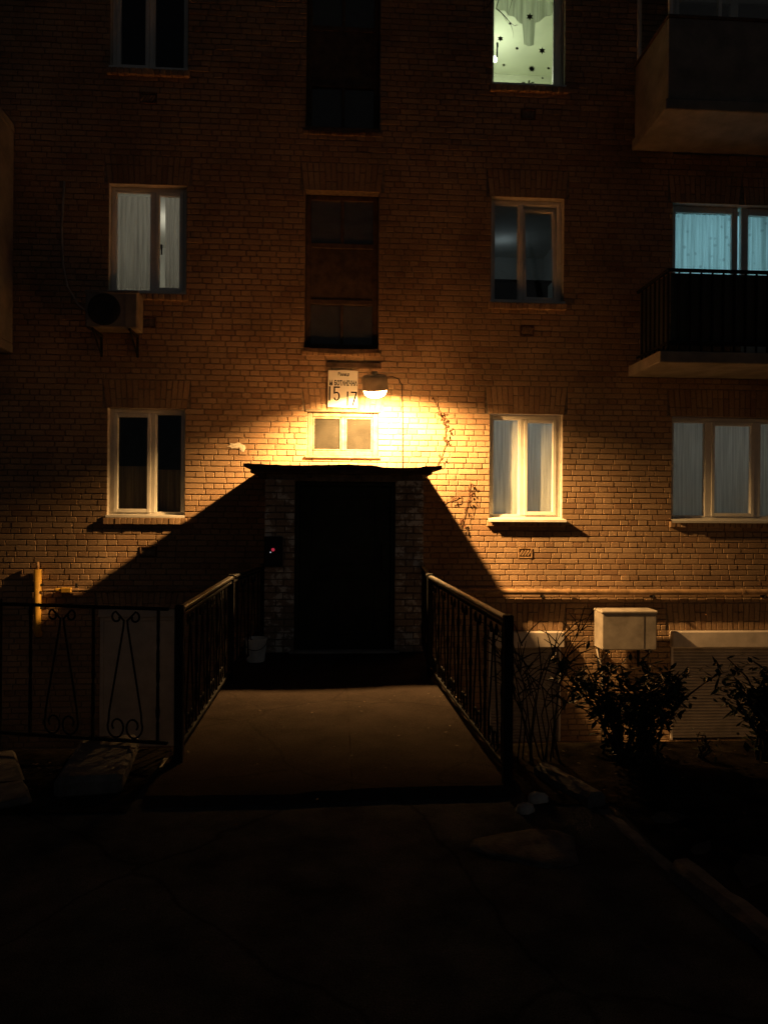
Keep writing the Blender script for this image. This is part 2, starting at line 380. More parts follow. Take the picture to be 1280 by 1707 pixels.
# bricks: English bond, each a chamfered block standing proud of the mortar
JO = .0115
def brick_geo(mb, poly, p, bev=.0045, yb=.02):
    """poly: 4 (x,z) corners counter-clockwise seen from the street"""
    cx = sum(q[0] for q in poly) / 4; cz = sum(q[1] for q in poly) / 4
    inn = [(x + (bev if x < cx else -bev), z + (bev if z < cz else -bev)) for x, z in poly]
    vs = [(x, -p, z) for x, z in inn] + [(x, -p + .005, z) for x, z in poly] + [(x, yb, z) for x, z in poly]
    fs = [(0, 1, 2, 3)]
    for r in (0, 4):
        for i in range(4):
            k = (i + 1) % 4; fs.append((r + i, r + 4 + i, r + 4 + k, r + k))
    mb.add(vs, fs)

LINT = {k: 5 for k in OPEN}; LINT['bL'] = 3; LINT['cydoor'] = 5
EXCL = []                         # areas the running bond leaves free
for k, (a, c, d, e) in OPEN.items():
    EXCL.append((a, c, d, e))
    if k != 'small': EXCL.append((a - .07 if k != 'cydoor' else a, c + .07 if k != 'cyan' else c, e, e + LINT[k] * C))
    else: EXCL.append((a - .07, c + .07, e, e + 4 * C))
SILLK = ['lowL', 'lowR', 'upL', 'upR', 'topL', 'topR', 'stair', 'stair2', 'big']
for k in SILLK:
    a, c, d, e = OPEN[k]; EXCL.append((a - .04, c + .04, d - C, d))
VENTS = [(2.49, 2.70, 13 * C, 15 * C), (-2.64, -2.41, 13 * C, 15 * C), (2.50, 2.70, 53 * C, 55 * C), (-2.66, -2.44, 53 * C, 55 * C), (-2.68, -2.45, 92 * C, 94 * C), (2.49, 2.70, 92 * C, 94 * C)]
EXCL += VENTS
rnd = random.Random(11)
mass = MB(); cand = []
BX0, BX1 = -6.6, 8.4
for row in range(-22, 125):
    z0 = row * C + JO / 2; z1 = (row + 1) * C - JO / 2; zm = (z0 + z1) / 2
    segs = [(BX0, BX1)]
    for h in EXCL:
        if h[2] < zm < h[3]:
            ns = []
            for a, c in segs:
                if h[1] <= a or h[0] >= c: ns.append((a, c)); continue
                if h[0] > a: ns.append((a, h[0]))
                if h[1] < c: ns.append((h[1], c))
            segs = ns
    header = row % 2
    step = .1315 if header else .263
    for a, c in segs:
        x = BX0 + (0 if header else .066) + (row // 2 % 3) * .011 + rnd.uniform(-.012, .012)
        cuts = [a]
        while x < c - .035:
            if x > a + .045: cuts.append(x)
            s = step
            if header and rnd.random() < .10: s = .263
            if not header and rnd.random() < .10: s = .1315
            x += s + rnd.uniform(-.007, .007)
        cuts.append(c)
        for i in range(len(cuts) - 1):
            xa = cuts[i] + (JO / 2 if i else .002); xb = cuts[i + 1] - (JO / 2 if i < len(cuts) - 2 else .002)
            if xb - xa < .02: continue
            xa += rnd.uniform(-.002, .002); xb += rnd.uniform(-.002, .002)
            jz = [rnd.uniform(-.0022, .0022) for _ in range(4)]
            p = rnd.uniform(-.001, .005) + (rnd.random() < .04) * rnd.uniform(-.006, .004)
            mid = Vector(((xa + xb) / 2, 0, zm))
            cand.append(((xa, xb, z0, z1, jz, p), (mid - Vector((1.05, 0, 2.55))).length * (1 if mid.x > .3 else .92)))
cand.sort(key=lambda q: q[1])
# skip those hidden behind the canopy / vestibule
def hidden(q):
    xa, xb, z0, z1, _, _ = q
    return -1.15 < (xa + xb) / 2 < 1.3 and z1 < 2.28
picked = 0
variants = {}
for q, d in cand:
    xa, xb, z0, z1, jz, p = q; wd = xb - xa
    if picked < 300 and not hidden(q):
        kind = 's' if wd > .18 else 'h'
        key = (kind, rnd.randrange(6))
        if key not in variants:
            w0 = .2515 if kind == 's' else .12
            mb = MB(); jj = [rnd.uniform(-.003, .003) for _ in range(4)]
            brick_geo(mb, [(-w0 / 2, jj[0] - C / 2 + JO / 2), (w0 / 2, jj[1] - C / 2 + JO / 2), (w0 / 2, jj[2] + C / 2 - JO / 2), (-w0 / 2, jj[3] + C / 2 - JO / 2)], .0)
            variants[key] = (mb.mesh('brick', M['brick']), w0)
        me, w0 = variants[key]
        o = bpy.data.objects.new('brick', me); col.objects.link(o); o.parent = bld
        o.location = OFF + Vector(((xa + xb) / 2, -p, (z0 + z1) / 2)); o.scale = (wd / w0, 1, 1)
        picked += 1
    else:
        brick_geo(mass, [(xa, z0 + jz[0]), (xb, z0 + jz[1]), (xb, z1 + jz[2]), (xa, z1 + jz[3])], p)
o = part(mass, 'brickwork', M['brick']); o['kind'] = 'stuff'

# soldier-course lintels, slightly fanned
for k, (a, c, d, e) in OPEN.items():
    rows = LINT[k] if k != 'small' else 4
    ea = a - .065 if k != 'cydoor' else a + .002; ec = c + .065 if k != 'cyan' else c - .002
    n = max(3, round((ec - ea) / .0785)); wd = (ec - ea) / n; L = MB(); h = rows * C - .01
    for i in range(n):
        xa = ea + i * wd + JO / 2; xb = ea + (i + 1) * wd - JO / 2
        f = ((xa + xb) / 2 - (ea + ec) / 2) / ((ec - ea) / 2); lean = .045 * f
        za = e + (.002 if True else 0)
        split = rnd.random()
        p = rnd.uniform(-.002, .005)
        def seg(t0, t1):
            brick_geo(L, [(xa - lean * (1 - t0), za + h * t0), (xb - lean * (1 - t0), za + h * t0), (xb - lean * (1 - t1), za + h * t1), (xa - lean * (1 - t1), za + h * t1)], p + rnd.uniform(-.001, .001), .003)
        if split < .5: seg(0, .66); seg(.69, 1)
        else: seg(0, .31); seg(.34, 1)
    part(L, 'lintel', M['brick'])
# header sill courses that stand out of the wall
for k in SILLK:
    a, c, d, e = OPEN[k]; L = MB(); pr = .055 if k not in ('stair', 'stair2') else .02
    n = round((c - a + .08) / .078); wd = (c - a + .08) / n
    for i in range(n):
        xa = a - .04 + i * wd + .004; xb = a - .04 + (i + 1) * wd - .004
        L.box(xa, xb, -pr + rnd.uniform(-.004, .004), .02, d - C - .018 + rnd.uniform(-.003, .003), d - .012 - (.03 if k in ('stair', 'stair2') else 0), .005)
    part(L, 'sill_course', M['brick'])
    if k in ('stair', 'stair2'): continue

# ---------------------------------------------------------------- rooms behind the openings
def room(k, m, depth=2.6, pad=.7, up=.25, down=.9):
    a, c, d, e = OPEN[k]; y0, y1 = JD + .002, JD + depth
    xa, xb, za, zb = a - pad, c + pad, d - down, e + up
    b = MB()
    holes_plane(xa, xb, za, zb, [OPEN[k]], lambda p, q, r, s: b.quad((p, y0, r), (q, y0, r), (q, y0, s), (p, y0, s)))
    b.quad((xa, y1, za), (xb, y1, za), (xb, y1, zb), (xa, y1, zb)); b.quad((xa, y0, za), (xa, y1, za), (xa, y1, zb), (xa, y0, zb))
    b.quad((xb, y0, za), (xb, y1, za), (xb, y1, zb), (xb, y0, zb)); b.quad((xa, y0, za), (xb, y0, za), (xb, y1, za), (xa, y1, za))
    b.quad((xa, y0, zb), (xb, y0, zb), (xb, y1, zb), (xa, y1, zb))
    return part(b, 'room', m)
def room_light(x, y, z, c, p, r=.12):
    l = bpy.data.lights.new('room_light', 'POINT'); l.color = c; l.energy = p; l.shadow_soft_size = r
    o = bpy.data.objects.new('room_light', l); col.objects.link(o); o.location = (x, y, z); return o
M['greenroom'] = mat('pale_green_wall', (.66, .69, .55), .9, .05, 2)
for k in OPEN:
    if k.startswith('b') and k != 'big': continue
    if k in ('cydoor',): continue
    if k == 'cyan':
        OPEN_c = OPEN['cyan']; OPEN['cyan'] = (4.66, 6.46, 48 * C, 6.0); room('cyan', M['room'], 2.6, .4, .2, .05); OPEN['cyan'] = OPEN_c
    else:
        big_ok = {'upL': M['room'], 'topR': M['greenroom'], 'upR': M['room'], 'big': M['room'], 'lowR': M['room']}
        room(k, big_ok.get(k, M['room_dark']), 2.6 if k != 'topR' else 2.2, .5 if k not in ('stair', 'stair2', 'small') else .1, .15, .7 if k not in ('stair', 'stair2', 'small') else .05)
room_light(2.35, 1.5, 8.55, (.95, 1.0, .76), 22, .10)
room_light(-2.55, 1.6, 5.75, (1, .9, .75), 9)
room_light(5.5, 1.5, 5.6, (.40, .84, 1.0), 34)
room_light(2.7, 1.6, 2.9, (1., 1.0, .96), 26)
room_light(5.5, 1.6, 2.9, (1.0, 1.0, .96), 12)
room_light(2.7, 2.0, 5.9, (.75, .9, 1.0), .6)

# ---------------------------------------------------------------- windows
def bars(b, x0, x1, z0, z1, w, y0, y1, bev=.006):
    """rectangular frame made of four butted bars"""
    b.box(x0, x0 + w, y0, y1, z0, z1, bev); b.box(x1 - w, x1, y0, y1, z0, z1, bev)
    b.box(x0 + w, x1 - w, y0 + .001, y1 - .001, z0, z0 + w, bev); b.box(x0 + w, x1 - w, y0 + .001, y1 - .001, z1 - w, z1, bev)
def window(k, mulls, sashes, m=None, label=None, fw=.055, mw=.06, gl=None, handle=None, yf=.10, tilt=None):
    m = m or M['pvc']; gl = gl or M['glass']; a, c, d, e = OPEN[k]; a += .004; c -= .004; d += .004; e -= .004
    b = MB(); bars(b, a, c, d, e, fw, yf, yf + .07)
    for mx in mulls: b.box(mx - mw / 2, mx + mw / 2, yf - .004, yf + .068, d + fw, e - fw, .006)
    win = part(b, 'window', m)
    if label: win['label'] = label
    edges = [a + fw] + [q for mx in mulls for q in (mx - mw / 2, mx + mw / 2)] + [c - fw]
    for i in range(0, len(edges), 2):
        xa, xb = edges[i], edges[i + 1]; za, zb = d + fw, e - fw; yg = yf + .03
        if i // 2 in sashes:
            s = MB(); bars(s, xa + .002, xb - .002, za + .002, zb - .002, .05, yf - .016, yf + .045)
            p = MB(); p.box(xa + .045, xb - .045, yg - .006, yg + .006, za + .045, zb - .045)
            if tilt == i // 2:
                T = Matrix.Translation((0, yf, za)) @ Matrix.Rotation(R(-5), 4, 'X') @ Matrix.Translation((0, -yf, -za)); s.xform(T); p.xform(T)
            s.build('sash', m, win)
        else:
            s = MB(); bars(s, xa + .001, xb - .001, za + .001, zb - .001, .014, yf + .006, yf + .05, .003); s.build('glazing_bead', m, win)
            p = MB(); p.box(xa + .01, xb - .01, yg - .006, yg + .006, za + .01, zb - .01)
        p.build('pane', gl, win)
    if handle:
        hx, hz, hl = handle; h = MB(); h.box(hx - .014, hx + .014, yf + .046, yf + .058, hz - .035, hz + .035, .004); h.box(hx - .010, hx + .010, yf + .06, yf + .075, hz - hl, hz + .01, .005)
        h.build('handle', M['black'], win)
    return win
WIN = {}
WIN['lowL'] = window('lowL', [-2.49], [0]); WIN['lowR'] = window('lowR', [2.56], [1]); WIN['upL'] = window('upL', [-2.51], [1], handle=(-2.415, 5.22, .1))
WIN['upR'] = window('upR', [2.53], [1], tilt=1); WIN['topL'] = window('topL', [-2.55], [0]); WIN['topR'] = window('topR', [3.03], [], handle=(2.19, 8.19, .17), fw=.022, mw=.085)
WIN['big'] = window('big', [5.24, 5.96], [1], mw=.09); WIN['cyan'] = window('cyan', [], [], fw=.07)
WIN['cytop'] = window('cytop', [5.6], [0])
# balcony door
a, c, d, e = OPEN['cydoor']; b = MB(); bars(b, a + .05, c, d + .004, e - .004, .10, .10, .17); b.box(a + .151, c - .1, .105, .165, d + .75, d + .84)
bd = part(b, 'balcony_door', M['pvc']); p = MB(); p.box(a + .14, c - .09, .12, .132, d + .83, e - .09); p.build('pane', M['glass'], bd)
p = MB(); p.box(a + .14, c - .09, .12, .14, d + .09, d + .76); p.build('panel', M['pvc'], bd)
# stair windows, old brown wood
for k in ('stair', 'stair2'):
    a, c, d, e = OPEN[k]; H = e - d; b = MB(); bars(b, a + .004, c - .004, d + .03, e - .004, .07, .14, .21, .008)
    z1_, z2_, z3_ = d + H * .30, d + H * .375, d + H * .66
    b.box(a + .074, c - .074, .138, .205, z1_, z1_ + .07, .006); b.box(a + .074, c - .074, .138, .205, z3_, z3_ + .07, .006)
    b.box(.02, .065, .142, .2, z3_ + .071, e - .074, .006); b.box(.02, .065, .142, .2, d + .101, z1_ - .001, .006)
    win = part(b, 'window', M['darkwood'])
    for xa, xb, za, zb in ((a + .06, .025, z3_ + .06, e - .06), (.06, c - .06, z3_ + .06, e - .06), (a + .06, .025, d + .09, z1_ + .01), (.06, c - .06, d + .09, z1_ + .01)):
        p = MB(); p.box(xa, xb, .168, .174, za, zb); p.build('pane', M['stairglass'], win)
    p = MB(); p.box(a + .07, c - .07, .155, .185, z1_ + .065, z3_ + .005); p.build('panel', M['darkwood'], win)
    s = MB(); n = 14; vs = []; fs = []          # bowed tin sill
    for i in range(n + 1):
        x = a - .01 + (c - a + .02) * i / n; sag = .03 * math.sin(math.pi * i / n)
        vs += [(x, .15, d + .035), (x, -.045, d + .005 - sag * .5), (x, -.05, d - .045 - sag)]
    for i in range(n):
        for q in range(2): fs.append((i * 3 + q, i * 3 + q + 1, i * 3 + q + 4, i * 3 + q + 3))
    s.add(vs, fs); s.build('sill', M['rustin'], win)
# small old window above the canopy
a, c, d, e = OPEN['small']; b = MB(); bars(b, a + .003, c - .003, d + .003, e - .003, .072, .03, .10, .01)
b.box(.045, .095, .034, .095, d + .079, e - .079, .006)
win = part(b, 'window', M['oldwood'])
for xa, xb in ((a + .07, .05), (.09, c - .07)):
    s = MB(); bars(s, xa + .008, xb - .008 if xb > .2 else xb - .006, d + .08, e - .08, .02, .045, .085, .004); s.build('sash', M['oldwood'], win)
    p = MB(); p.box(xa + .02, xb - .02, .066, .072, d + .092, e - .092); p.build('pane', M['dirtyglass'], win)
s = MB(); s.box(a - .02, c + .02, -.03, .03, e - .015, e + .018, .008); s.build('drip_board', M['oldwood'], win)
s = MB(); s.box(a - .03, c + .03, -.035, .05, d - .03, d + .004, .008); s.build('sill', M['oldwood'], win)
# sheet metal sills
def sill(k, pr, drop, m, ext=.035):
    a, c, d, e = OPEN[k]; s = MB()
    s.add([(a + .005, .09, d + .035), (c - .005, .09, d + .035), (c + ext, -pr, d + .035 - drop), (a - ext, -pr, d + .035 - drop), (c + ext, -pr, d + .005 - drop), (a - ext, -pr, d + .005 - drop),
           (a + .005, .0, d + .02 - drop * .2), (c - .005, 0, d + .02 - drop * .2)],
          [(3, 2, 1, 0), (5, 4, 2, 3), (0, 6, 3), (1, 2, 7)])
    s.build('sill', m, WIN[k])
sill('lowR', .10, .035, M['tin']); sill('big', .11, .035, M['tin'], .04); sill('lowL', .03, .01, M['pvc'], .01)
sill('upR', .03, .01, M['pvc'], .02); sill('upL', .03, .01, M['pvc'], .01); sill('topL', .03, .01, M['pvc'], .01); sill('topR', .03, .01, M['pvc'], .01)
# stickers on the bright pane
def star(cx, cz, r, pts=6):
    n = pts * 2; vs = [(cx + (r if i % 2 == 0 else r * .52) * math.sin(math.pi * i / pts), .112, cz + (r if i % 2 == 0 else r * .52) * math.cos(math.pi * i / pts)) for i in range(n)]
    vs2 = [(x, .1145, z) for x, _, z in vs]
    return MB().add(vs + vs2, [tuple(range(n)), tuple(range(2 * n - 1, n - 1, -1))] + [(i, (i + 1) % n, n + (i + 1) % n, n + i) for i in range(n)])
for px, py, r, t in ((885, 21, .047, 6), (852, 34, .02, 9), (836, 60, .038, 6), (864, 75, .022, 9), (906, 77, .045, 6), (842, 104, .02, 9), (889, 108, .045, 12), (917, 106, .02, 9), (907, 123, .016, 9)):
    x = 2.105 + (px - 822) * .00845; z = 7.62 + (136 - py) * .00835
    star(x, z, r * 1.15, t).build('sticker', M['sticker'], WIN['topR'])

# curtains and things seen through the glass
def curtain(name, x0, x1, z0, z1, y, amp, waves, m, label, cat='curtain', hem=.0, seed=1):
    r = random.Random(seed); n = int((x1 - x0) / .012); vs = []; fs = []
    ph = [r.uniform(0, 6) for _ in range(4)]
    rows = 8
    for j in range(rows + 1):
        for i in range(n + 1):
            t = i / n; z = z1 + (z0 - z1) * j / rows
            if j == rows: z += hem * abs(math.sin(t * 31 + ph[0]))
            a = amp * (.55 + .45 * j / rows) * (.6 + .6 * abs(math.sin(3.1 * t + ph[2]))); tx = t; t = t + .035 * math.sin(9 * t + ph[2]) + .018 * math.sin(23 * t + ph[3])
            vs.append((x0 + (x1 - x0) * tx, y + a * math.sin(waves * 6.28 * t + ph[0]) + a * .5 * math.sin(waves * 2.3 * 6.28 * t + ph[1]), z))
    for j in range(rows):
        for i in range(n):
            q = j * (n + 1) + i; fs.append((q, q + 1, q + n + 2, q + n + 1))
    o = MB().add(vs, fs).build(name, m, smooth=True)
    # real origin near the curtain
    return tag(o, label, cat)
curtain('curtain', -3.06, -2.53, 4.66, 5.97, .33, .018, 6, M['cur_white'], 'white lace curtain in the left sash above the shadowed air conditioner', hem=.03, seed=2)
curtain('curtain', -2.41, -2.04, 4.66, 5.97, .33, .018, 5, M['cur_white'], 'white lace curtain behind the sash with the window handle', hem=.05, seed=5)
curtain('curtain', 4.6, 6.5, 3.9, 6.05, .36, .022, 15, M['cur_cyan'], 'patterned net curtain glowing cyan behind the balcony railing', seed=3)
curtain('window_blind', 2.11, 2.545, 1.56, 2.985, .182, .003, 2, M['cur_blind'], 'pale blind in the fixed pane beside the climbing vine', 'blind', seed=6)
curtain('window_blind', 2.575, 3.095, 1.56, 2.985, .182, .003, 2, M['cur_blind'], 'pale blind in the opening sash over the white tin sill', 'blind', seed=7)
curtain('window_blind', 4.69, 6.60, 1.56, 2.985, .184, .004, 5, M['cur_blind'], 'pale blind across the wide three-part window', 'blind', seed=8)
curtain('half_curtain', -3.1, -2.55, 1.5, 2.24, .33, .010, 3, M['cur_beige'], 'beige half curtain low in the opening sash of the dark window', seed=9)
curtain('half_curtain', -2.5, -2.02, 1.5, 2.20, .40, .010, 3, M['cur_beige'], 'beige half curtain low in the fixed pane of the dark window', seed=10)
# swag curtain and a house plant in the bright top room
vs = []; fs = []; n = 40
for i in range(n + 1):
    t = i / n; x = 2.22 + .95 * t
    bot = 8.60 + .28 * abs(math.cos(t * 2.6 + .3)) if not .42 < t < .60 else 8.36
    vs += [(x, .40 + .02 * math.sin(t * 40), 9.02), (x, .40 + .02 * math.sin(t * 40), bot)]
for i in range(n): fs.append((i * 2, i * 2 + 1, i * 2 + 3, i * 2 + 2))
tag(MB().add(vs, fs).build('swag_curtain', M['cur_swag'], smooth=True), 'sheer swag curtain at the top of the bright stickered window', 'curtain')
pl = tag(empty('house_plant', (2.74, .42, 7.50)), 'blurred potted plant on the sill of the bright stickered window', 'plant')
MB().lathe([(.06, 0), (.075, .1), (.08, .1), (.07, .09)], seg=14, cap0=True).build('pot', M['black'], pl)
lf = MB(); r = random.Random(4)
for _ in range(26):
    c0 = Vector((r.uniform(-.12, .16), r.uniform(-.05, .05), .13 + r.uniform(0, .2))); d1 = Vector((r.uniform(-1, 1), 0, r.uniform(-.6, 1))).normalized() * .035; d2 = Vector((-d1.z, .02, d1.x)) * .5
    lf.quad(c0 - d1, c0 + d2, c0 + d1, c0 - d2)
lf.build('foliage', M['leaf'], pl)
pb = tag(MB().lathe([(.005, -.035), (.03, -.02), (.038, .01), (.02, .05), (.012, .06)], seg=14, cap0=True, cap1=True).build('ceiling_bulb', emit_mat('bulb_glow', (.9, 1, .7), 12), smooth=True, loc=(2.33, 1.0, 8.50)), 'small bright bulb shining inside the stickered window', 'light bulb')
cb = MB(); cb.box(-.5, .5, -.2, .2, 0, .95, .01); cb.box(-.55, .55, -.22, .22, .95, .98, .004); cb.box(-.45, -.02, -.208, -.2, .1, .85); cb.box(.02, .45, -.208, -.2, .1, .85)
tag(cb.build('cupboard', M['room_dark'], loc=(2.55, .75, 4.05)), 'dark cupboard seen low inside the half-open tilted window', 'cupboard')

# ---------------------------------------------------------------- vents
for i, (a, c, d, e) in enumerate(VENTS):
    b = MB(); bars(b, a + .004, c - .004, d + .004, e - .004, .018, -.012, .02, .004)
    v = part(b, 'vent', M['brownpipe'] if i == 0 else M['rust'])
    q = MB(); q.box(a + .01, c - .01, .03, .04, d + .01, e - .01); q.build('vent_back', M['grille'], v)
    if i in (0, 2, 4):
        s = MB(); n = 4; W = c - a - .05; H = e - d - .05
        for t in range(n):
            xc = a + .025 + W * (t + .5) / n
            T = Matrix.Translation((xc, 0, (d + e) / 2)) @ Matrix.Rotation(R(38), 4, 'Y')
            s2 = MB().box(-.009, .009, -.012, .008, -H * .45, H * .45); s2.xform(T); s.add(s2.v, s2.f)
        s.build('grille', M['brownpipe'], v)

# ---------------------------------------------------------------- basement shutters
def shutter(k, boxz, slat, label):
    a, c, d, e = OPEN[k]; z0b, z1b = boxz
    b = MB(); b.box(a - .015, c + .02, -.10, .10, z0b, z1b, .012)
    sh = part(b, 'roller_shutter', M['shutter']); sh['label'] = label
    z = z0b - .002; i = 0
    while z > d + .02:
        s = MB(); zz = z - slat
        prof = [(.036, 0), (.030, .25), (.028, .5), (.030, .75), (.036, 1)]
        vs = [(x, y, zz + slat * .97 * t) for y, t in prof for x in (a + .03, c - .03)]
        s.add(vs, [(q * 2, q * 2 + 1, q * 2 + 3, q * 2 + 2) for q in range(4)])
        s.build('slat', M['slat'], sh, smooth=True); z -= slat
    for xa, xb in ((a, a + .04), (c - .04, c)):
        s = MB(); s.box(xa + .003, xb - .003, -.012, .06, d, z0b - .003, .006); s.build('guide_rail', M['shutter'], sh)
shutter('bR1', (-.22, -.004), .043, 'roller shutter with white box partly hidden by the near post')
shutter('bR2', (-.23, -.004), .043, 'wide roller shutter under the three-part window')
a, c, d, e = OPEN['bL']; b = MB(); bars(b, a + .004, c - .004, d + .004, .20, .05, -.02, .05, .006); b.box(a - .012, c + .012, -.05, .05, .202, .305, .008)
bw = part(b, 'boarded_window', M['shutter']); bw['label'] = 'basement window closed with a plain pale board behind the scrolled fence'
p = MB(); p.box(a + .055, c - .055, .0, .02, d + .055, .149); p.build('board', M['shutter'], bw)

# ---------------------------------------------------------------- vestibule, door, canopy
VX0, VX1, VY = -.83, 1.00, -1.54; DX0, DX1 = -.49, .67; VT = 2.06
v = MB()
for xa, xb in ((VX0 + .012, DX0), (DX1, VX1 - .012)): v.box(xa, xb, VY + .012, VY + .25, .0, VT)
v.box(VX0 + .012, VX0 + .2, VY + .25, -.0, 0, VT); v.box(VX1 - .2, VX1 - .012, VY + .25, 0, 0, VT)
v.box(DX0, DX1, VY + .014, VY + .25, 1.98, VT)
vest = part(v, 'porch_wall', M['mortar'])
vest['label'] = 'brick porch piers with flaking pale paint either side of the door'
vb = MB(); rr = random.Random(3)
for row in range(0, 26):
    z0 = row * C + JO / 2; z1 = (row + 1) * C - JO / 2
    for xa, xb in ((VX0, DX0), (DX1, VX1)):
        cut = (xa + .1255 if row % 2 else xa + .22) + rr.uniform(-.01, .01)
        for p, q in ((xa, cut - .006), (cut + .006, xb)):
            mb = MB(); jz = [rr.uniform(-.003, .003) for _ in range(4)]
            brick_geo(mb, [(p, z0 + jz[0]), (q, z0 + jz[1]), (q, z1 + jz[2]), (p, z1 + jz[3])], rr.uniform(-.003, .006))
            o = mb.build('brick', M['brick_pale'], vest); o.location = (0, VY, 0)
    for side in (VX0, VX1):               # side walls, bricks turned along y
        y = VY + (.13 if row % 2 else .02)
        while y < -.03:
            l = .25 if not row % 2 else .12; y1 = min(y + l, -.004)
            s = -1 if side < 0 else 1
            xs = sorted((side - s * .02, side + s * rr.uniform(-.001, .004)))
            vb.box(xs[0], xs[1], y, y1, z0, z1, .004); y += l + JO
o = vb.build('side_brickwork', M['brick_pale'], vest); o['kind'] = 'stuff'
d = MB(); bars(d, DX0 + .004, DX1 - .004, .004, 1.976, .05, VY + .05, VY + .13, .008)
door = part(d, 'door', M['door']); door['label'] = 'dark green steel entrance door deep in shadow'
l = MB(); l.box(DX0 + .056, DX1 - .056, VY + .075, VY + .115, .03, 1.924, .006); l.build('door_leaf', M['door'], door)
for za, zb in ((.2, .85), (1.0, 1.8)):
    l = MB(); bars(l, DX0 + .2, DX1 - .2, za, zb, .03, VY + .062, VY + .074, .004); l.build('door_moulding', M['door'], door)
h = MB(); h.tube([(.52, VY + .07, .95), (.52, VY + .02, .95), (.52, VY + .015, 1.0), (.52, VY + .015, 1.2), (.52, VY + .02, 1.25), (.52, VY + .07, 1.25)], .011); h.build('handle', M['iron'], door, smooth=True)
t = MB(); t.box(DX0 - .05, DX1 + .05, VY - .10, VY + .05, .004, .03, .008); t.build('threshold', M['concrete'], door)
# canopy
CX0, CX1, CY, CZ = -1.04, 1.15, -1.67, 2.16
c_ = MB(); c_.box(CX0 + .05, CX1 - .06, CY + .05, -.004, VT + .002, CZ - .03, .01)
can = part(c_, 'canopy', M['darkwood']); can['label'] = 'thin sheet-metal canopy over the entrance porch'
s = MB(); n = 36; vs = []; fs = []; r = random.Random(8)
for i in range(n + 1):
    x = CX0 + (CX1 - CX0 + .06) * i / n - .02
    wv = .008 * math.sin(x * 5.1 + 1) + r.uniform(-.003, .003) - (.014 if .5 < x < 1.0 else 0)
    fy = CY - .02 + .012 * math.sin(x * 3)
    vs += [(x, -.004, CZ + .012), (x, fy, CZ + wv), (x, fy - .004, CZ - .035 + wv - .012 * (x > 1.05)), (x, -.004, CZ - .02)]
for i in range(n):
    for q in (0, 1): fs.append((i * 4 + q, i * 4 + q + 1, i * 4 + q + 5, i * 4 + q + 4))
    fs.append((i * 4 + 3, i * 4 + 7, i * 4 + 6, i * 4 + 2))
fs += [(0, 1, 2, 3), (n * 4, n * 4 + 3, n * 4 + 2, n * 4 + 1)]
s.add(vs, fs); s.build('roof_sheet', M['rustin'], can)
for q in (-.9, -.35, .2, .75):
    s = MB(); s.box(q, q + .06, CY + .06, VY - .02, VT - .05, VT, .005); s.build('batten', M['darkwood'], can)
# plaster scar, smeared mortar next to the small window
def blot(x, z, rx, rz, seed, m, label):
    r = random.Random(seed); n = 18; vs = [(x, -.013, z)]
    for i in range(n):
        a = 6.283 * i / n; k = r.uniform(.6, 1.15); vs.append((x + rx * k * math.cos(a), -.008, z + rz * k * math.sin(a)))
    b = MB().add(vs, [(0, 1 + i, 1 + (i + 1) % n) for i in range(n)])
    b.add([(vx, .012, vz) for vx, _, vz in vs[1:]] + vs[1:], [(i, (i + 1) % n, n + (i + 1) % n, n + i) for i in range(n)])
    o = part(b, 'filler_patch', m, smooth=False); o['label'] = label
b = MB(); b.box(-.16, .58, -.03, .012, 3.59, 3.665, .006); o = part(b, 'ledge_or_shade_strip', M['rustin']); o['label'] = 'dark strip standing in for the shadow band under the stair window above the number plate'  # thin dark box added in place of a cast shadow
blot(-1.37, 2.515, .11, .045, 3, M['scar'], 'splash of white filler on the brick left of the small window')
blot(-1.28, 2.47, .04, .05, 5, M['scar'], 'drip of white filler')

# ---------------------------------------------------------------- balconies
def balcony_rail(parent, x0, x1, yf, z0, z1):
    b = MB(); b.box(x0, x1, yf - .02, yf + .02, z1 - .04, z1, .006); b.box(x0, x0 + .04, yf + .021, -.01, z1 - .04, z1, .006)
    b.build('top_rail', M['iron'], parent)
    b = MB(); b.box(x0, x1, yf - .012, yf + .012, z0 + .10, z0 + .13); b.box(x0 + .006, x0 + .03, yf + .013, -.01, z0 + .10, z0 + .13); b.build('bottom_rail', M['iron'], parent)
    x = x0
    while x < x1:
        p = MB(); p.box(x, x + .02, yf - .01, yf + .01, z0, z1 - .041); p.build('baluster', M['iron'], parent); x += .145
    y = yf + .13
    while y < -.05:
        p = MB(); p.box(x0 + .008, x0 + .028, y, y + .02, z0, z1 - .041); p.build('baluster', M['iron'], parent); y += .135
b = MB(); b.box(4.03, 7.6, -1.02, -.006, 3.54, 3.69, .012)
bal = part(b, 'balcony', M['palecon']); bal['label'] = 'open balcony with black iron railing under the cyan window'
balcony_rail(bal, 4.14, 7.55, -.98, 3.69, 4.74)
s = MB(); s.box(4.20, 7.5, -.955, -.950, 3.78, 4.69); s.box(4.186, 4.191, -.94, -.04, 3.78, 4.69); s.build('cladding_sheet', M['cladding'], bal)
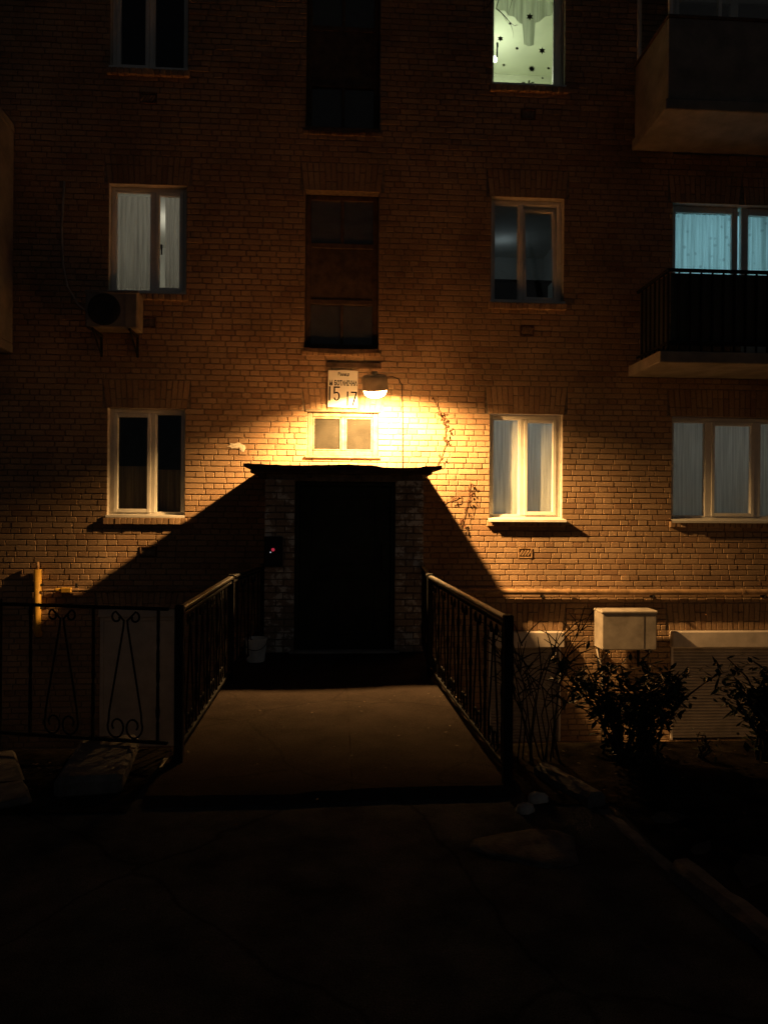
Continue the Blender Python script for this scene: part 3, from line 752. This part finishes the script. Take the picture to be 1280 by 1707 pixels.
# glazed balcony above
b = MB(); b.box(4.06, 7.6, -1.08, -.006, 6.70, 6.84, .012); ub = part(b, 'balcony', M['palecon']); ub['label'] = 'glazed balcony with solid plastered parapet at the top right'
for nm, bx in (('parapet', (4.10, 7.55, -1.06, -.99, 6.842, 7.86)), ('side_parapet', (4.10, 4.17, -.988, -.008, 6.842, 7.86))):
    MB().box(*bx, .008).build(nm, M['palecon'], ub)
MB().box(4.09, 7.56, -1.075, -.97, 7.862, 7.90, .006).build('ledge_or_shade_strip', M['rustin'], ub); MB().box(4.085, 4.19, -.968, -.008, 7.862, 7.90, .006).build('ledge_or_shade_strip', M['rustin'], ub)
for x, y in ((4.12, -1.04), (4.12, -.06), (4.75, -1.04), (5.6, -1.04), (6.5, -1.04), (7.48, -1.04)):
    MB().box(x, x + .05, y, y + .05, 7.902, 9.3, .005).build('post', M['pvc'], ub)
for x0, x1 in ((4.18, 4.74), (4.81, 5.59), (5.66, 6.49), (6.56, 7.47)): MB().box(x0, x1, -1.02, -1.012, 7.91, 9.3).build('pane', M['glass'], ub)
MB().box(4.14, 4.148, -.985, -.065, 7.91, 9.3).build('pane', M['glass'], ub)
MB().box(4.06, 7.6, -1.08, -.006, 9.31, 9.42, .01).build('upper_slab', M['palecon'], ub)
b = MB(); b.box(-7.6, -4.30, -1.02, -.006, 3.70, 3.82, .012); lb = part(b, 'balcony', M['palecon']); lb['label'] = 'enclosed balcony with tall pale side panel at the left edge'
MB().box(-4.36, -4.305, -1.0, -.008, 3.822, 6.62, .008).build('side_panel', M['palecon'], lb); MB().box(-7.55, -4.362, -1.0, -.94, 3.822, 4.9, .008).build('parapet', M['palecon'], lb)
MB().box(-7.6, -4.30, -1.02, -.006, 6.622, 6.74, .012).build('upper_slab', M['palecon'], lb)
for x0, x1 in ((-7.5, -6.5), (-6.42, -5.45), (-5.37, -4.38)):
    q = MB(); bars(q, x0, x1, 4.902, 6.62, .05, -.99, -.945, .005); gz = q.build('glazing', M['pvc'], lb); 
    q = MB(); q.box(x0 + .04, x1 - .04, -.97, -.962, 4.94, 6.58); q.build('glazing_pane', M['glass'], lb)

# ---------------------------------------------------------------- wall lamp
wl = tag(empty('wall_lamp', (LAMP.x, 0, LAMP.z)), 'lit grey shaded lamp on the wall beside the number plate', 'lamp')
tilt = Matrix.Rotation(R(-3.5), 4, 'Y') @ Matrix.Rotation(R(17), 4, 'X')
cen = Vector((0, LAMP.y, 0))
def lampart(mb, name, m, smooth=True):
    mb.xform(Matrix.Translation(cen) @ tilt); return mb.build(name, m, wl, smooth)
lampart(MB().lathe([(.168, 0), (.166, .01), (.156, .10), (.150, .165), (.138, .178), (.05, .182), (.04, .186), (.04, .225), (.0, .23), (.0, .22), (.03, .21), (.03, .176), (.130, .170), (.142, .16), (.148, .095), (.160, 0), (.168, 0)], seg=36), 'shade', M['lampshade'])
lampart(MB().lathe([(.145, .012), (.143, -.02), (.130, -.055), (.102, -.082), (.06, -.098), (.0, -.102)], seg=28), 'glass_bowl', emit_mat('glowing_bowl', LAMP_COL, LAMP_GLOW * .65, .65))
MB().tube([(0, -.01, .14), (0, -.2, .25), (0, -.6, .27), (.0, LAMP.y, .215)], .016, 8).build('arm', M['lampgrey'], wl, smooth=True)
MB().box(-.10, .22, -.03, -.006, .08, .20, .006).build('backplate', M['brownpipe'], wl)
MB().tube([(.16, -.02, .17), (.10, -.3, .21), (.02, -.6, .255)], .01, 6).build('brace', M['lampgrey'], wl, smooth=True)
ld = bpy.data.lights.new('lamp_bulb', 'POINT'); ld.color = LAMP_COL; ld.energy = LAMP_W; ld.shadow_soft_size = .042
lo = bpy.data.objects.new('lamp_bulb', ld); col.objects.link(lo); lo.parent = wl; lo.location = Matrix.Translation(cen) @ tilt @ Vector((0, 0, .082))
# cable
tag(MB().tube([(.60, -.02, 3.42), (.66, -.03, 3.47), (.74, -.02, 3.48), (.82, -.012, 3.45), (.865, -.012, 3.37), (.875, -.012, 3.1), (.885, -.012, 2.7), (.885, -.012, 2.42), (.888, -.012, 2.185)], .0065, 6).build('lamp_cable', M['cable'], smooth=True), 'thin black cable looping from the wall lamp down to the canopy', 'cable')

# ---------------------------------------------------------------- number plate
sg = tag(empty('house_number_plate', (.06, -.022, 3.05)), 'white enamel street plate reading 15 and 17 beside the lamp', 'sign')
sg.rotation_euler = (R(3), R(.6), 0)
pts = [(-.2, 0), (.2, 0), (.2, .495), (.02, .502), (-.06, .499), (-.085, .492), (-.2, .498)]
n = len(pts); MB().add([(x, -.004, z) for x, z in pts] + [(x, .004, z) for x, z in pts], [tuple(range(n)), tuple(range(2 * n - 1, n - 1, -1))] + [(i, (i + 1) % n, n + (i + 1) % n, n + i) for i in range(n)]).build('plate', M['sign'], sg)
b = MB(); b.box(-.206, -.2005, -.006, .006, -.004, .5); b.box(-.2, .2, -.006, .006, -.010, -.0005); b.build('edge_strip', M['rust'], sg)
def text(s, x, z, size, sx, m, parent, bold=0.):
    cu_ = bpy.data.curves.new('lettering', 'FONT'); cu_.body = s; cu_.size = size; cu_.offset = bold; cu_.extrude = .0006; cu_.align_x = 'LEFT'
    o = bpy.data.objects.new('lettering', cu_); col.objects.link(o)
    dg = bpy.context.evaluated_depsgraph_get(); dg.update(); me = bpy.data.meshes.new_from_object(o.evaluated_get(dg))
    bpy.data.objects.remove(o); me.materials.clear(); me.materials.append(m)
    q = bpy.data.objects.new('lettering', me); col.objects.link(q); q.parent = parent
    q.location = (x, -.0052, z); q.rotation_euler = (R(90), 0, 0); q.scale = (sx, 1, 1); return q
text('Вінниця', -.07, .425, .062, .66, M['ink'], sg, .002)
text('М', -.185, .295, .092, .55, M['ink'], sg, .004); text('БОТАНІЧНА', -.118, .295, .092, .56, M['ink'], sg, .0035)
def digits(parent):
    W = .021
    def bar(b, x0, x1, z0, z1): b.box(x0, x1, -.0065, -.0045, z0, z1)
    def one(x, z): b = MB(); bar(b, x, x + W, z, z + .195); return b
    def five(x, z):
        b = MB(); bar(b, x, x + .085, z + .175, z + .195); bar(b, x, x + W, z + .095, z + .1745)
        vs = []; n = 20
        for i in range(n + 1):                      # bowl of the five as a flat ribbon
            a = R(125) - R(285) * i / n
            for k in (1., .52): vs.append((x + .042 + .045 * k * math.cos(a), -.0065, z + .062 + .062 * (k if k == 1. else .70) * math.sin(a)))
        b.add(vs, [(i * 2, i * 2 + 1, i * 2 + 3, i * 2 + 2) for i in range(n)]); return b
    def seven(x, z):
        b = MB(); bar(b, x, x + .085, z + .175, z + .195)
        b.add([(x + .064, -.0065, z + .1745), (x + .085, -.0065, z + .1745), (x + .036, -.0065, z), (x + .015, -.0065, z)], [(0, 3, 2, 1)]); return b
    for q in (one(-.188, .085), five(-.125, .085), one(.055, .02), seven(.108, .02)): q.build('digit', M['ink'], parent)
digits(sg)

# ---------------------------------------------------------------- intercom
ic = tag(empty('intercom', (-.73, VY - .008, 1.0)), 'black intercom panel with a red light on the left brick pier', 'intercom')
MB().box(-.10, .11, -.035, .0, .0, .34, .008).build('panel', M['black'], ic)
MB().box(-.08, .09, -.04, -.0355, .05, .14, .003).build('keypad', M['grille'], ic)
MB().lathe([(.012, 0), (.010, .006), (0, .009)], seg=12).xform(Matrix.Translation((.0, -.0355, .19)) @ Matrix.Rotation(R(90), 4, 'X') @ Matrix.Scale(1.6, 4)).build('indicator_light', M['redled'], ic)
MB().box(-.035, -.022, -.039, -.0355, .155, .166).build('indicator_light', M['whiteled'], ic)

# ---------------------------------------------------------------- bucket
bk = tag(empty('bucket', (-.87, -2.02, .004)), 'pale ribbed plastic bucket on the porch by the left railing', 'bucket')
prof = [(.088, 0), (.092, .01), (.118, .235), (.126, .238), (.126, .252), (.114, .252), (.112, .235), (.088, .015), (0, .012)]
vs = []; fs = []; S = 40
for q, (r_, z) in enumerate(prof):
    for k in range(S):
        a = 6.2832 * k / S; rr_ = r_ + (.003 * math.cos(k * math.pi) if q in (1, 2) else 0); vs.append((rr_ * math.cos(a), rr_ * math.sin(a), z))
for q in range(len(prof) - 1):
    for k in range(S): fs.append((q * S + k, q * S + (k + 1) % S, (q + 1) * S + (k + 1) % S, (q + 1) * S + k))
fs.append(tuple(range(S - 1, -1, -1)))
MB().add(vs, fs).build('body', M['bucket'], bk)
MB().tube([(.125 * math.cos(a), -.02 - .09 * math.sin(a), .235 - .10 * math.sin(a)) for a in [math.pi * i / 12 for i in range(13)]], .0035, 6).build('handle', M['iron'], bk, smooth=True)

# ---------------------------------------------------------------- iron railings
def twist(x, z0, z1, s=.008):
    """square bar twisted in two places"""
    n = 22; vs = []; fs = []
    for i in range(n + 1):
        t = i / n; z = z0 + (z1 - z0) * t
        tw = 0
        for c0 in (.22, .5, .78): tw += math.pi * 1.5 * min(1, max(0, (t - c0 + .07) / .14))
        bul = 1 + .35 * sum(max(0, 1 - abs(t - c0) / .05) for c0 in (.22, .5, .78))
        for k in range(4):
            a = tw + math.pi / 4 + k * math.pi / 2; vs.append((x + s * 1.414 * bul * math.cos(a), s * 1.414 * bul * math.sin(a), z))
    for i in range(n):
        for k in range(4): fs.append((i * 4 + k, i * 4 + (k + 1) % 4, i * 4 + 4 + (k + 1) % 4, i * 4 + 4 + k))
    return MB().add(vs, fs)
def lyre(xc, z0, z1, hw=.125):
    b = MB()
    for s in (-1, 1):
        pts = []
        rc = .042; cx, cz = .062, z1 - .055                      # upper outward curl
        for i in range(15):
            a = math.pi * 2.0 - i * (math.pi * 1.55 / 14); k = .35 + .65 * i / 14
            pts.append((cx - rc * k * math.cos(a + .4), cz + rc * k * math.sin(a - .0 + .4)))
        pts += [(.012, z1 - .075), (.016, z1 - .12), (hw - .01, z0 + .17)]
        rb = .062; cx, cz = hw - .062, z0 + .085                  # lower inward curl
        for i in range(22):
            a = .45 - i * (math.pi * 2.35 / 21); k = 1.0 - .62 * max(0, i - 6) / 15
            pts.append((cx + rb * k * math.cos(a), cz - .005 + rb * 1.2 * k * math.sin(a)))
        b.tube([(xc + s * x, 0, z) for x, z in pts], .0065, 6)
    return b
def railing(name, p0, p1, label, zb=(.10, .93), posts=(True, True), ret=None, start=.155, hand=True, post_down=(0, 0), group=None, cap=.05):
    p0 = Vector(p0); p1 = Vector(p1); L = (p1 - p0).length; rz = math.atan2(p1.y - p0.y, p1.x - p0.x)
    g = tag(empty(name, p0, rz), label, 'railing', group); top = 1.0
    for f, x in ((posts[0], 0), (posts[1], L)):
        if f:
            dn = post_down[0] if x == 0 else post_down[1]
            b = MB(); b.box(x - .028, x + .028, -.028, .028, dn, top + .015, .005); b.build('post', M['iron'], g)
    b = MB(); b.box(.03, L - .03, -.012, .012, zb[1], zb[1] + .022, .003); b.build('upper_rail', M['iron'], g)
    b = MB(); b.box(.03, L - .03, -.012, .012, zb[0] - .022, zb[0], .003); b.build('lower_rail', M['iron'], g)
    if hand:
        b = MB(); b.box(.029, L - .029, -.026, .026, top - .03, top, .008); b.build('handrail', M['handrail'] if hand == 2 else M['iron'], g)
    x = start; P = .465; first = True
    protos = {}
    while x < L - .06:
        o = twist(x, zb[0], zb[1]).build('baluster', M['iron'], g); xc = x + P / 2
        if xc < L - .15: lyre(xc, zb[0], zb[1]).build('scroll', M['iron'], g, smooth=True)
        if hand == 2:
            for q in (.10, .365):
                if x + q < L - .05 and False: twist(x + q, zb[0], zb[1]).build('baluster', M['iron'], g)
        x += P
    return g
railing('railing', (-1.02, -5.20, 0), (-1.02, -2.85, 0), 'black iron railing along the ramp ending beside the bucket', hand=2, start=.12, post_down=(-.1, 0))
railing('railing', (1.03, -5.70, 0), (.93, -2.75, 0), 'black iron railing along the ramp on the shrub side', hand=2, start=.12, post_down=(-.1, 0))
railing('fence', (-1.075, -5.16, 0), (-2.33, -4.86, 0), 'black iron fence panel with scrolls before the basement shutter', zb=(.11, .97), posts=(False, True), hand=False, start=.10, post_down=(0, -.05))
railing('fence', (-2.37, -4.85, 0), (-4.1, -4.85, 0), 'black iron fence panel with scrolls near the yellow gas pipe', zb=(.11, .97), posts=(False, True), hand=False, start=.2, post_down=(0, -.05))
railing('railing_return', (-1.02, -2.78, 0), (-.86, -1.40, 0), 'short black iron railing closing the porch beside the bucket', posts=(False, True), hand=1, start=.2)
railing('railing_return', (.93, -2.68, 0), (1.00, -1.42, 0), 'short black iron railing closing the porch at the right pier', posts=(False, True), hand=1, start=.2)

# ---------------------------------------------------------------- pipes
gp = tag(empty('gas_riser', (-3.94, -.065, WELL)), 'yellow vertical gas pipe with a cap behind the fence', 'pipe')
MB().tube([(0, .07, -WELL - .02), (0, .05, -WELL - .02), (0, .02, -WELL + .0), (0, 0, -WELL + .06), (0, 0, -WELL + .84)], .047, 14).build('pipe', M['yellowpipe'], gp, smooth=True)
MB().tube([(0, 0, -WELL + .841), (0, 0, -WELL + .94)], .02, 10).build('cap', M['brownpipe'], gp, smooth=True)
for z in (2.1, 2.4): MB().box(-.06, .06, -.02, .062, z, z + .03, .004).build('bracket', M['iron'], gp)
hp = tag(empty('gas_branch_pipe', (-3.86, -.045, .565)), 'thin gas pipe with yellow valve running along the left wall', 'pipe')
MB().tube([(0, -.05, 0), (.05, 0, 0), (2.95, 0, .005)], .019, 10).build('pipe', M['brownpipe'], hp, smooth=True)
MB().box(.22, .36, -.035, .035, -.035, .035, .01).build('valve', M['yellowpipe'], hp); MB().tube([(.15, 0, 0), (.22, 0, 0)], .028, 8).build('coupling', M['yellowpipe'], hp)
MB().tube([(.36, 0, 0), (.44, 0, 0)], .027, 8).build('coupling', M['brownpipe'], hp); MB().box(.40, .43, -.01, .01, .03, .09, .003).build('valve_lever', M['iron'], hp)
for x in (.9, 1.9, 2.8): MB().box(x, x + .02, -.02, .05, -.03, -.005, .003).build('bracket', M['iron'], hp)
rp_ = tag(empty('wall_pipe', (1.06, -.080, .545)), 'thick ochre pipe running along the wall above the basement shutters', 'pipe')
MB().tube([(x, 0, .004 * math.sin(x * 1.3)) for x in [i * .35 for i in range(24)]], .043, 14).build('pipe', M['brownpipe'], rp_, smooth=True)
for x in (2.12, 4.6, 6.9): MB().tube([(x - .02, 0, .004 * math.sin(x * 1.3)), (x + .02, 0, .004 * math.sin(x * 1.3))], .049, 14).build('joint', M['brownpipe'], rp_)
for x in (.6, 1.75, 3.3, 4.9, 6.5): MB().box(x, x + .03, -.05, .085, -.075, -.043, .004).build('bracket', M['iron'], rp_)

# ---------------------------------------------------------------- air conditioners
def aircon(x0, x1, z0, z1, y0, y1, label, fan, cm=None):
    cm = cm or M['acwhite']
    W, D, H = x1 - x0, y1 - y0, z1 - z0
    g = tag(empty('air_conditioner', (x0, y1, z0)), label, 'air conditioner')
    b = MB(); b.box(0, W, -D, 0, 0, H, .018); b.build('casing', cm, g)
    b = MB(); b.box(-.008, W + .008, -D - .008, .004, H - .0295, H + .012, .012); b.build('lid', cm, g)
    b = MB(); b.box(W * .76, W * .762, -D - .003, -D + .01, .02, H - .035); b.build('seam', M['grille'], g)
    if fan:
        cx, cz, r_ = W * .36, H * .5, min(W * .33, H * .44)
        MB().lathe([(r_, 0), (r_, .006), (0, .006)], seg=28).xform(Matrix.Translation((cx, -D - .001, cz)) @ Matrix.Rotation(R(90), 4, 'X')).build('fan_opening', M['grille'], g)
        for q in range(5):
            rr_ = r_ * (q + .6) / 5; MB().tube([(cx + rr_ * math.cos(a), -D - .014, cz + rr_ * math.sin(a)) for a in [6.2832 * i / 24 for i in range(25)]], .003, 5, False).build('grille_ring', M['black'], g)
    for x in (.08, W - .11):
        b = MB(); b.box(x, x + .03, -D - .02, D * 0 + .10, -.035, -.002, .003); b.box(x, x + .03, .075, .10, -.30, -.035, .003); b.tube([(x + .015, -D + .02, -.035), (x + .015, .085, -.28)], .012, 6); b.build('bracket', M['iron'], g)
    return g
aircon(3.53, 4.29, -.20, .32, -.42, -.12, 'white air conditioner unit above the leafy shrub', False)
aircon(-3.24, -2.58, 3.97, 4.44, -.40, -.12, 'air conditioner with round fan under the curtained window', True, M['acshaded'])
tag(MB().tube([(3.50, -.32, -.20), (3.51, -.36, -.30), (3.55, -.38, -.42), (3.57, -.36, -.58), (3.58, -.34, -.80), (3.58, -.3, -1.7)], .011, 8).build('drain_hose', M['acwhite'], smooth=True), 'white drain hose hanging below the air conditioner by the shrub', 'hose')
tag(MB().tube([(-3.65, -.01, 6.0), (-3.68, -.012, 5.4), (-3.66, -.012, 4.9), (-3.6, -.012, 4.6), (-3.45, -.02, 4.35), (-3.22, -.08, 4.2)], .014, 6).build('refrigerant_line', M['acwhite'], smooth=True), 'pale pipe curving down the dark wall to the air conditioner', 'hose')

# ---------------------------------------------------------------- dry vines
def vine(label, path, leaves, seed, spread=.035, size=.022):
    r = random.Random(seed); g = tag(empty('dry_vine', (path[-1][0], -.012, path[-1][1])), label, 'vine')
    o = Vector((path[-1][0], -.012, path[-1][1]))
    MB().tube([Vector((x, -.016, z)) - o for x, z in path], [.004 + .001 * (i / len(path)) for i in range(len(path))], 5).build('stem', M['stem'], g, smooth=True)
    for _ in range(leaves):
        t = r.random() ** .8 * (len(path) - 1); i = min(int(t), len(path) - 2); f = t - i
        x = path[i][0] * (1 - f) + path[i + 1][0] * f; z = path[i][1] * (1 - f) + path[i + 1][1] * f
        c0 = Vector((x + r.uniform(-spread, spread), -.035 - r.random() * .03, z + r.uniform(-spread, spread) * .6)) - o
        d1 = Vector((r.uniform(-.7, .7), r.uniform(-.4, .4), -1)).normalized() * size * r.uniform(.8, 1.6); d2 = d1.cross(Vector((r.uniform(-.5, .5), 1, .2))).normalized() * size * r.uniform(.4, .8)
        up = Vector((0, -.008, 0))
        MB().add([c0 - d1, c0 - d1 * .2 + d2, c0 + d1, c0 - d1 * .2 - d2, c0 + up], [(0, 1, 4), (1, 2, 4), (2, 3, 4), (3, 0, 4)]).build('leaf', M['leafdry'], g)
vine('dry leafy vine tendril on the bright brick beside the lamp cable', [(1.30, 3.20), (1.34, 3.10), (1.39, 3.02), (1.42, 2.92), (1.47, 2.80), (1.46, 2.65), (1.48, 2.58), (1.43, 2.45), (1.36, 2.28)][::1], 26, 3)
vine('dry leafy vine sprig on the brick beside the white-silled window', [(1.82, 2.05), (1.80, 1.95), (1.79, 1.82), (1.76, 1.70), (1.73, 1.55), (1.70, 1.42)], 30, 5, .04)
vine('small dry vine sprig at the edge of the canopy shadow', [(1.70, 1.86), (1.62, 1.82), (1.52, 1.80), (1.45, 1.74)], 9, 8, .03)

# ---------------------------------------------------------------- shrubs and tree
def shrub(name, loc, label, stems, leaves, size, spread, height, seed, leaf_r=(.15, 1.), cat='shrub', th=1.):
    r = random.Random(seed); g = tag(empty(name, loc), label, cat); tips = []; b = MB()
    for _ in range(stems):
        a = r.uniform(0, 6.28); rad = spread * (r.random() ** .6); h = height * r.uniform(.55, 1.0)
        e = Vector((rad * math.cos(a), rad * .7 * math.sin(a), h)); mid = Vector((e.x * .35 + r.uniform(-.06, .06), e.y * .35, h * .55))
        pts = [Vector((e.x * .3 + r.uniform(-.08, .08), e.y * .3, -.05)), Vector((e.x * .33, e.y * .33, mid.z * .5)), mid, (mid + e) / 2 + Vector((r.uniform(-.04, .04), 0, .03)), e]
        b.tube(pts, [.012 * th, .010 * th, .008 * th, .006 * th, .003 * th], 5); tips.append(pts)
        for _ in range(2 if leaves else 5):
            k = r.uniform(.2, .95); s = mid.lerp(e, k); d = Vector((r.uniform(-1, 1), r.uniform(-1, 1), r.uniform(.1, 1))).normalized() * height * .22
            b.tube([s, s + d * .5 + Vector((0, 0, .02)), s + d], [.005, .004, .002], 4); tips.append([s, s + d * .5, s + d])
    b.build('stem', M['bark'], g, smooth=True)
    if leaves:
        f = MB()
        for _ in range(leaves):
            p = r.choice(tips); t = r.uniform(*leaf_r) * (len(p) - 1); i = min(int(t), len(p) - 2); c0 = p[i].lerp(p[i + 1], t - i) + Vector((r.gauss(0, .05), r.gauss(0, .05), r.gauss(0, .04)))
            d1 = Vector((r.uniform(-1, 1), r.uniform(-1, 1), r.uniform(-.7, .5))).normalized() * size * r.choice((.5, .7, 1, 1.3, 1.8)); d2 = d1.cross(Vector((r.uniform(-.4, .4), r.uniform(-.4, .4), 1))).normalized() * size * r.uniform(.3, .5); n = d1.cross(d2).normalized() * size * .15
            f.add([c0 - d1, c0 - d1 * .3 + d2, c0 + d1 * .4 + d2 * .8, c0 + d1, c0 + d1 * .4 - d2 * .8, c0 - d1 * .3 - d2, c0 + n, ], [(0, 1, 6), (1, 2, 6), (2, 3, 6), (3, 4, 6), (4, 5, 6), (5, 0, 6)])
        f.build('foliage', M['leaf'], g)
    return g
shrub('leafy_shrub', (1.98, -5.25, -.08), 'broad-leaved dark shrub in front of the air conditioner', 34, 1700, .036, .56, .70, 21)
shrub('leafy_shrub', (3.00, -5.2, -.08), 'dark rounded shrub before the wide basement shutter', 24, 1300, .036, .42, .70, 22)
shrub('bare_shrub', (1.36, -5.22, -.08), 'leafless twiggy shrub beside the near post of the railing', 15, 0, .02, .42, 1.0, 29, th=.55)
shrub('seedling', (2.48, -5.2, -.06), 'small low sprig between the two dark shrubs', 4, 30, .02, .07, .2, 24, cat='plant')
tr = tag(empty('bare_tree', (4.9, -4.95, -.1)), 'bare tree whose twigs hang before the bright stickered window', 'tree')
def tw(b, p, d, ln, rad, depth, r):
    pts = [p]; q = p.copy(); dd = d.copy()
    for i in range(4):
        dd = (dd + Vector((r.uniform(-.25, .25), r.uniform(-.25, .25), r.uniform(-.3, .1)))).normalized(); q = q + dd * ln / 4; pts.append(q.copy())
    b.tube(pts, [rad * (1 - .18 * i) for i in range(5)], 5)
    if depth:
        for k in range(4):
            s = pts[1 + k % 4]; tw(b, s, (dd + Vector((r.uniform(-1, 1), r.uniform(-1, 1), r.uniform(-.9, .5)))).normalized(), ln * .5, rad * .5, depth - 1, r)
t = MB(); t.tube([(0, 0, -.1), (.02, 0, 1), (.06, .02, 2.5), (-.02, .02, 4.2), (-.25, .05, 5.6), (-.6, .1, 7.2), (-.8, .1, 8.6)], [.17, .14, .125, .11, .095, .07, .04], 12); t.build('trunk', M['bark'], tr, smooth=True)
bm_ = MB(); r = random.Random(12)
bm_.tube([(-.2, .05, 5.4), (-.9, .2, 6.35), (-1.9, .5, 6.75), (-2.9, .8, 6.75), (-3.45, .95, 6.45)], [.06, .048, .034, .022, .012], 7)
for p in ((-1.9, .5, 6.75), (-2.5, .7, 6.8), (-2.9, .8, 6.75), (-3.2, .9, 6.6), (-3.45, .95, 6.45)):
    tw(bm_, Vector(p), Vector((r.uniform(-.6, .1), .1, -.8)).normalized(), .48, .009, 2, r)
bm_.tube([(-.02, .02, 4.4), (.5, -.3, 5.4), (1.2, -.6, 6.4), (1.6, -.7, 7.6)], [.07, .055, .04, .02], 7); tw(bm_, Vector((1.2, -.6, 6.4)), Vector((.5, 0, 1)), 1.2, .02, 2, r); tw(bm_, Vector((-.8, .1, 8.6)), Vector((-.3, 0, 1)), 1.2, .02, 2, r)
bm_.build('crown', M['bark'], tr, smooth=True)

# ---------------------------------------------------------------- kerbs, stones, slabs, litter in the foreground
def lump(name, loc, sx, sy, sz, seed, m, label, cat, rz=0, group=None):
    r = random.Random(seed); vs = []; fs = []; S, T = 14, 6
    for j in range(T + 1):
        ph = math.pi / 2 * j / T
        for i in range(S):
            a = 6.2832 * i / S; k = 1 + .16 * math.sin(a * 3 + seed) + r.uniform(-.08, .08)
            vs.append((sx * k * math.cos(a) * math.cos(ph) ** .6, sy * k * math.sin(a) * math.cos(ph) ** .6, sz * math.sin(ph) ** .8 * (1 + r.uniform(-.1, .1))))
    for j in range(T):
        for i in range(S): fs.append((j * S + i, j * S + (i + 1) % S, (j + 1) * S + (i + 1) % S, (j + 1) * S + i))
    o = MB().add(vs, fs).build(name, m, smooth=True, loc=loc); o.rotation_euler = (0, 0, rz); return tag(o, label, cat, group)
lump('stone', (1.07, -5.98, -.06), .05, .035, .05, 1, M['stone'], 'small pale stone by the ramp corner', 'stone')
lump('stone', (1.17, -5.86, -.05), .06, .04, .055, 2, M['stone'], 'pale stone between the railing post and the kerb', 'stone')
def kerbstone(x0, y0, x1, y1, label, seed, h=.13, w=.13):
    r = random.Random(seed); L = math.hypot(x1 - x0, y1 - y0); n = 9; vs = []; fs = []
    sec = [(-w / 2, -.08), (-w / 2 + .006, h - .03), (-w / 2 + .035, h), (w / 2 - .035, h), (w / 2 - .006, h - .03), (w / 2, -.08)]
    for i in range(n + 1):
        for y, z in sec: vs.append((L * i / n + r.uniform(-.006, .006), y + r.uniform(-.006, .006), z + r.uniform(-.008, .006)))
    for i in range(n):
        for k in range(5): fs.append((i * 6 + k, i * 6 + k + 1, i * 6 + k + 7, i * 6 + k + 6))
    fs += [tuple(range(5, -1, -1)), tuple(n * 6 + k for k in range(6))]
    o = MB().add(vs, fs).build('kerb_stone', M['kerb'], loc=(x0, y0, -.10)); o.rotation_euler = (0, r.uniform(-.02, .02), math.atan2(y1 - y0, x1 - x0)); return tag(o, label, 'kerb', 'broken kerb along the garden bed')
kerbstone(1.32, -5.42, 1.50, -5.92, 'worn kerb stone beside the two pale stones at the ramp', 1)
kerbstone(1.52, -5.98, 1.60, -6.72, 'sunken kerb stone between the worn kerb stone and the long one', 2, .05)
kerbstone(1.60, -6.76, 1.74, -7.62, 'long kerb stone along the garden bed past the oval patch', 3)
kerbstone(1.75, -7.66, 1.92, -8.6, 'last kerb stone of the garden bed far from the ramp', 4)
lump('asphalt_patch', (.98, -6.42, -.06), .27, .20, .022, 5, M['oldpatch'], 'low oval patch of paler asphalt in front of the kerb', 'patch')
b = MB(); b.box(-.19, .19, -.42, .42, 0, .13, .03); o = b.build('concrete_step', M['kerb'], loc=(-1.50, -5.27, -.06)); o.rotation_euler = (0, 0, R(8)); tag(o, 'worn concrete step block in front of the scrolled fence', 'step')
b = MB(); b.box(-.9, .9, -.5, .5, 0, .05, .02); o = b.build('paving_slab', M['kerb'], loc=(-2.75, -5.75, -.06)); o.rotation_euler = (0, 0, R(28)); tag(o, 'flat concrete slab on the ground before the fence', 'slab')
lt = MB(); r = random.Random(31)
for _ in range(420):
    x = r.choice((r.uniform(1.2, 4), r.uniform(-1, 1.6), r.uniform(-3, -1.2))); y = r.uniform(-7.6, -5.1) if x > 1.2 or x < -1.2 else r.uniform(-8, -3.4)
    z = .012 if (-1.05 < x < 1.05 and y > -5.82) else (-.052 if y < -5.9 and x < 1.6 else .0)
    if x > 1.6 and y < -5.9: z = .0
    a = r.uniform(0, 6.28); s = r.uniform(.006, .018); c0 = Vector((x, y, z)); d1 = Vector((math.cos(a), math.sin(a), r.uniform(-.2, .3))) * s; d2 = Vector((-math.sin(a), math.cos(a), r.uniform(-.2, .3))) * s * .6
    lt.quad(c0 - d1, c0 + d2, c0 + d1, c0 - d2)
tag(lt.build('leaf_litter', M['litter']), 'scattered fallen leaves and bits on the ramp and ground', 'leaves', kind='stuff')
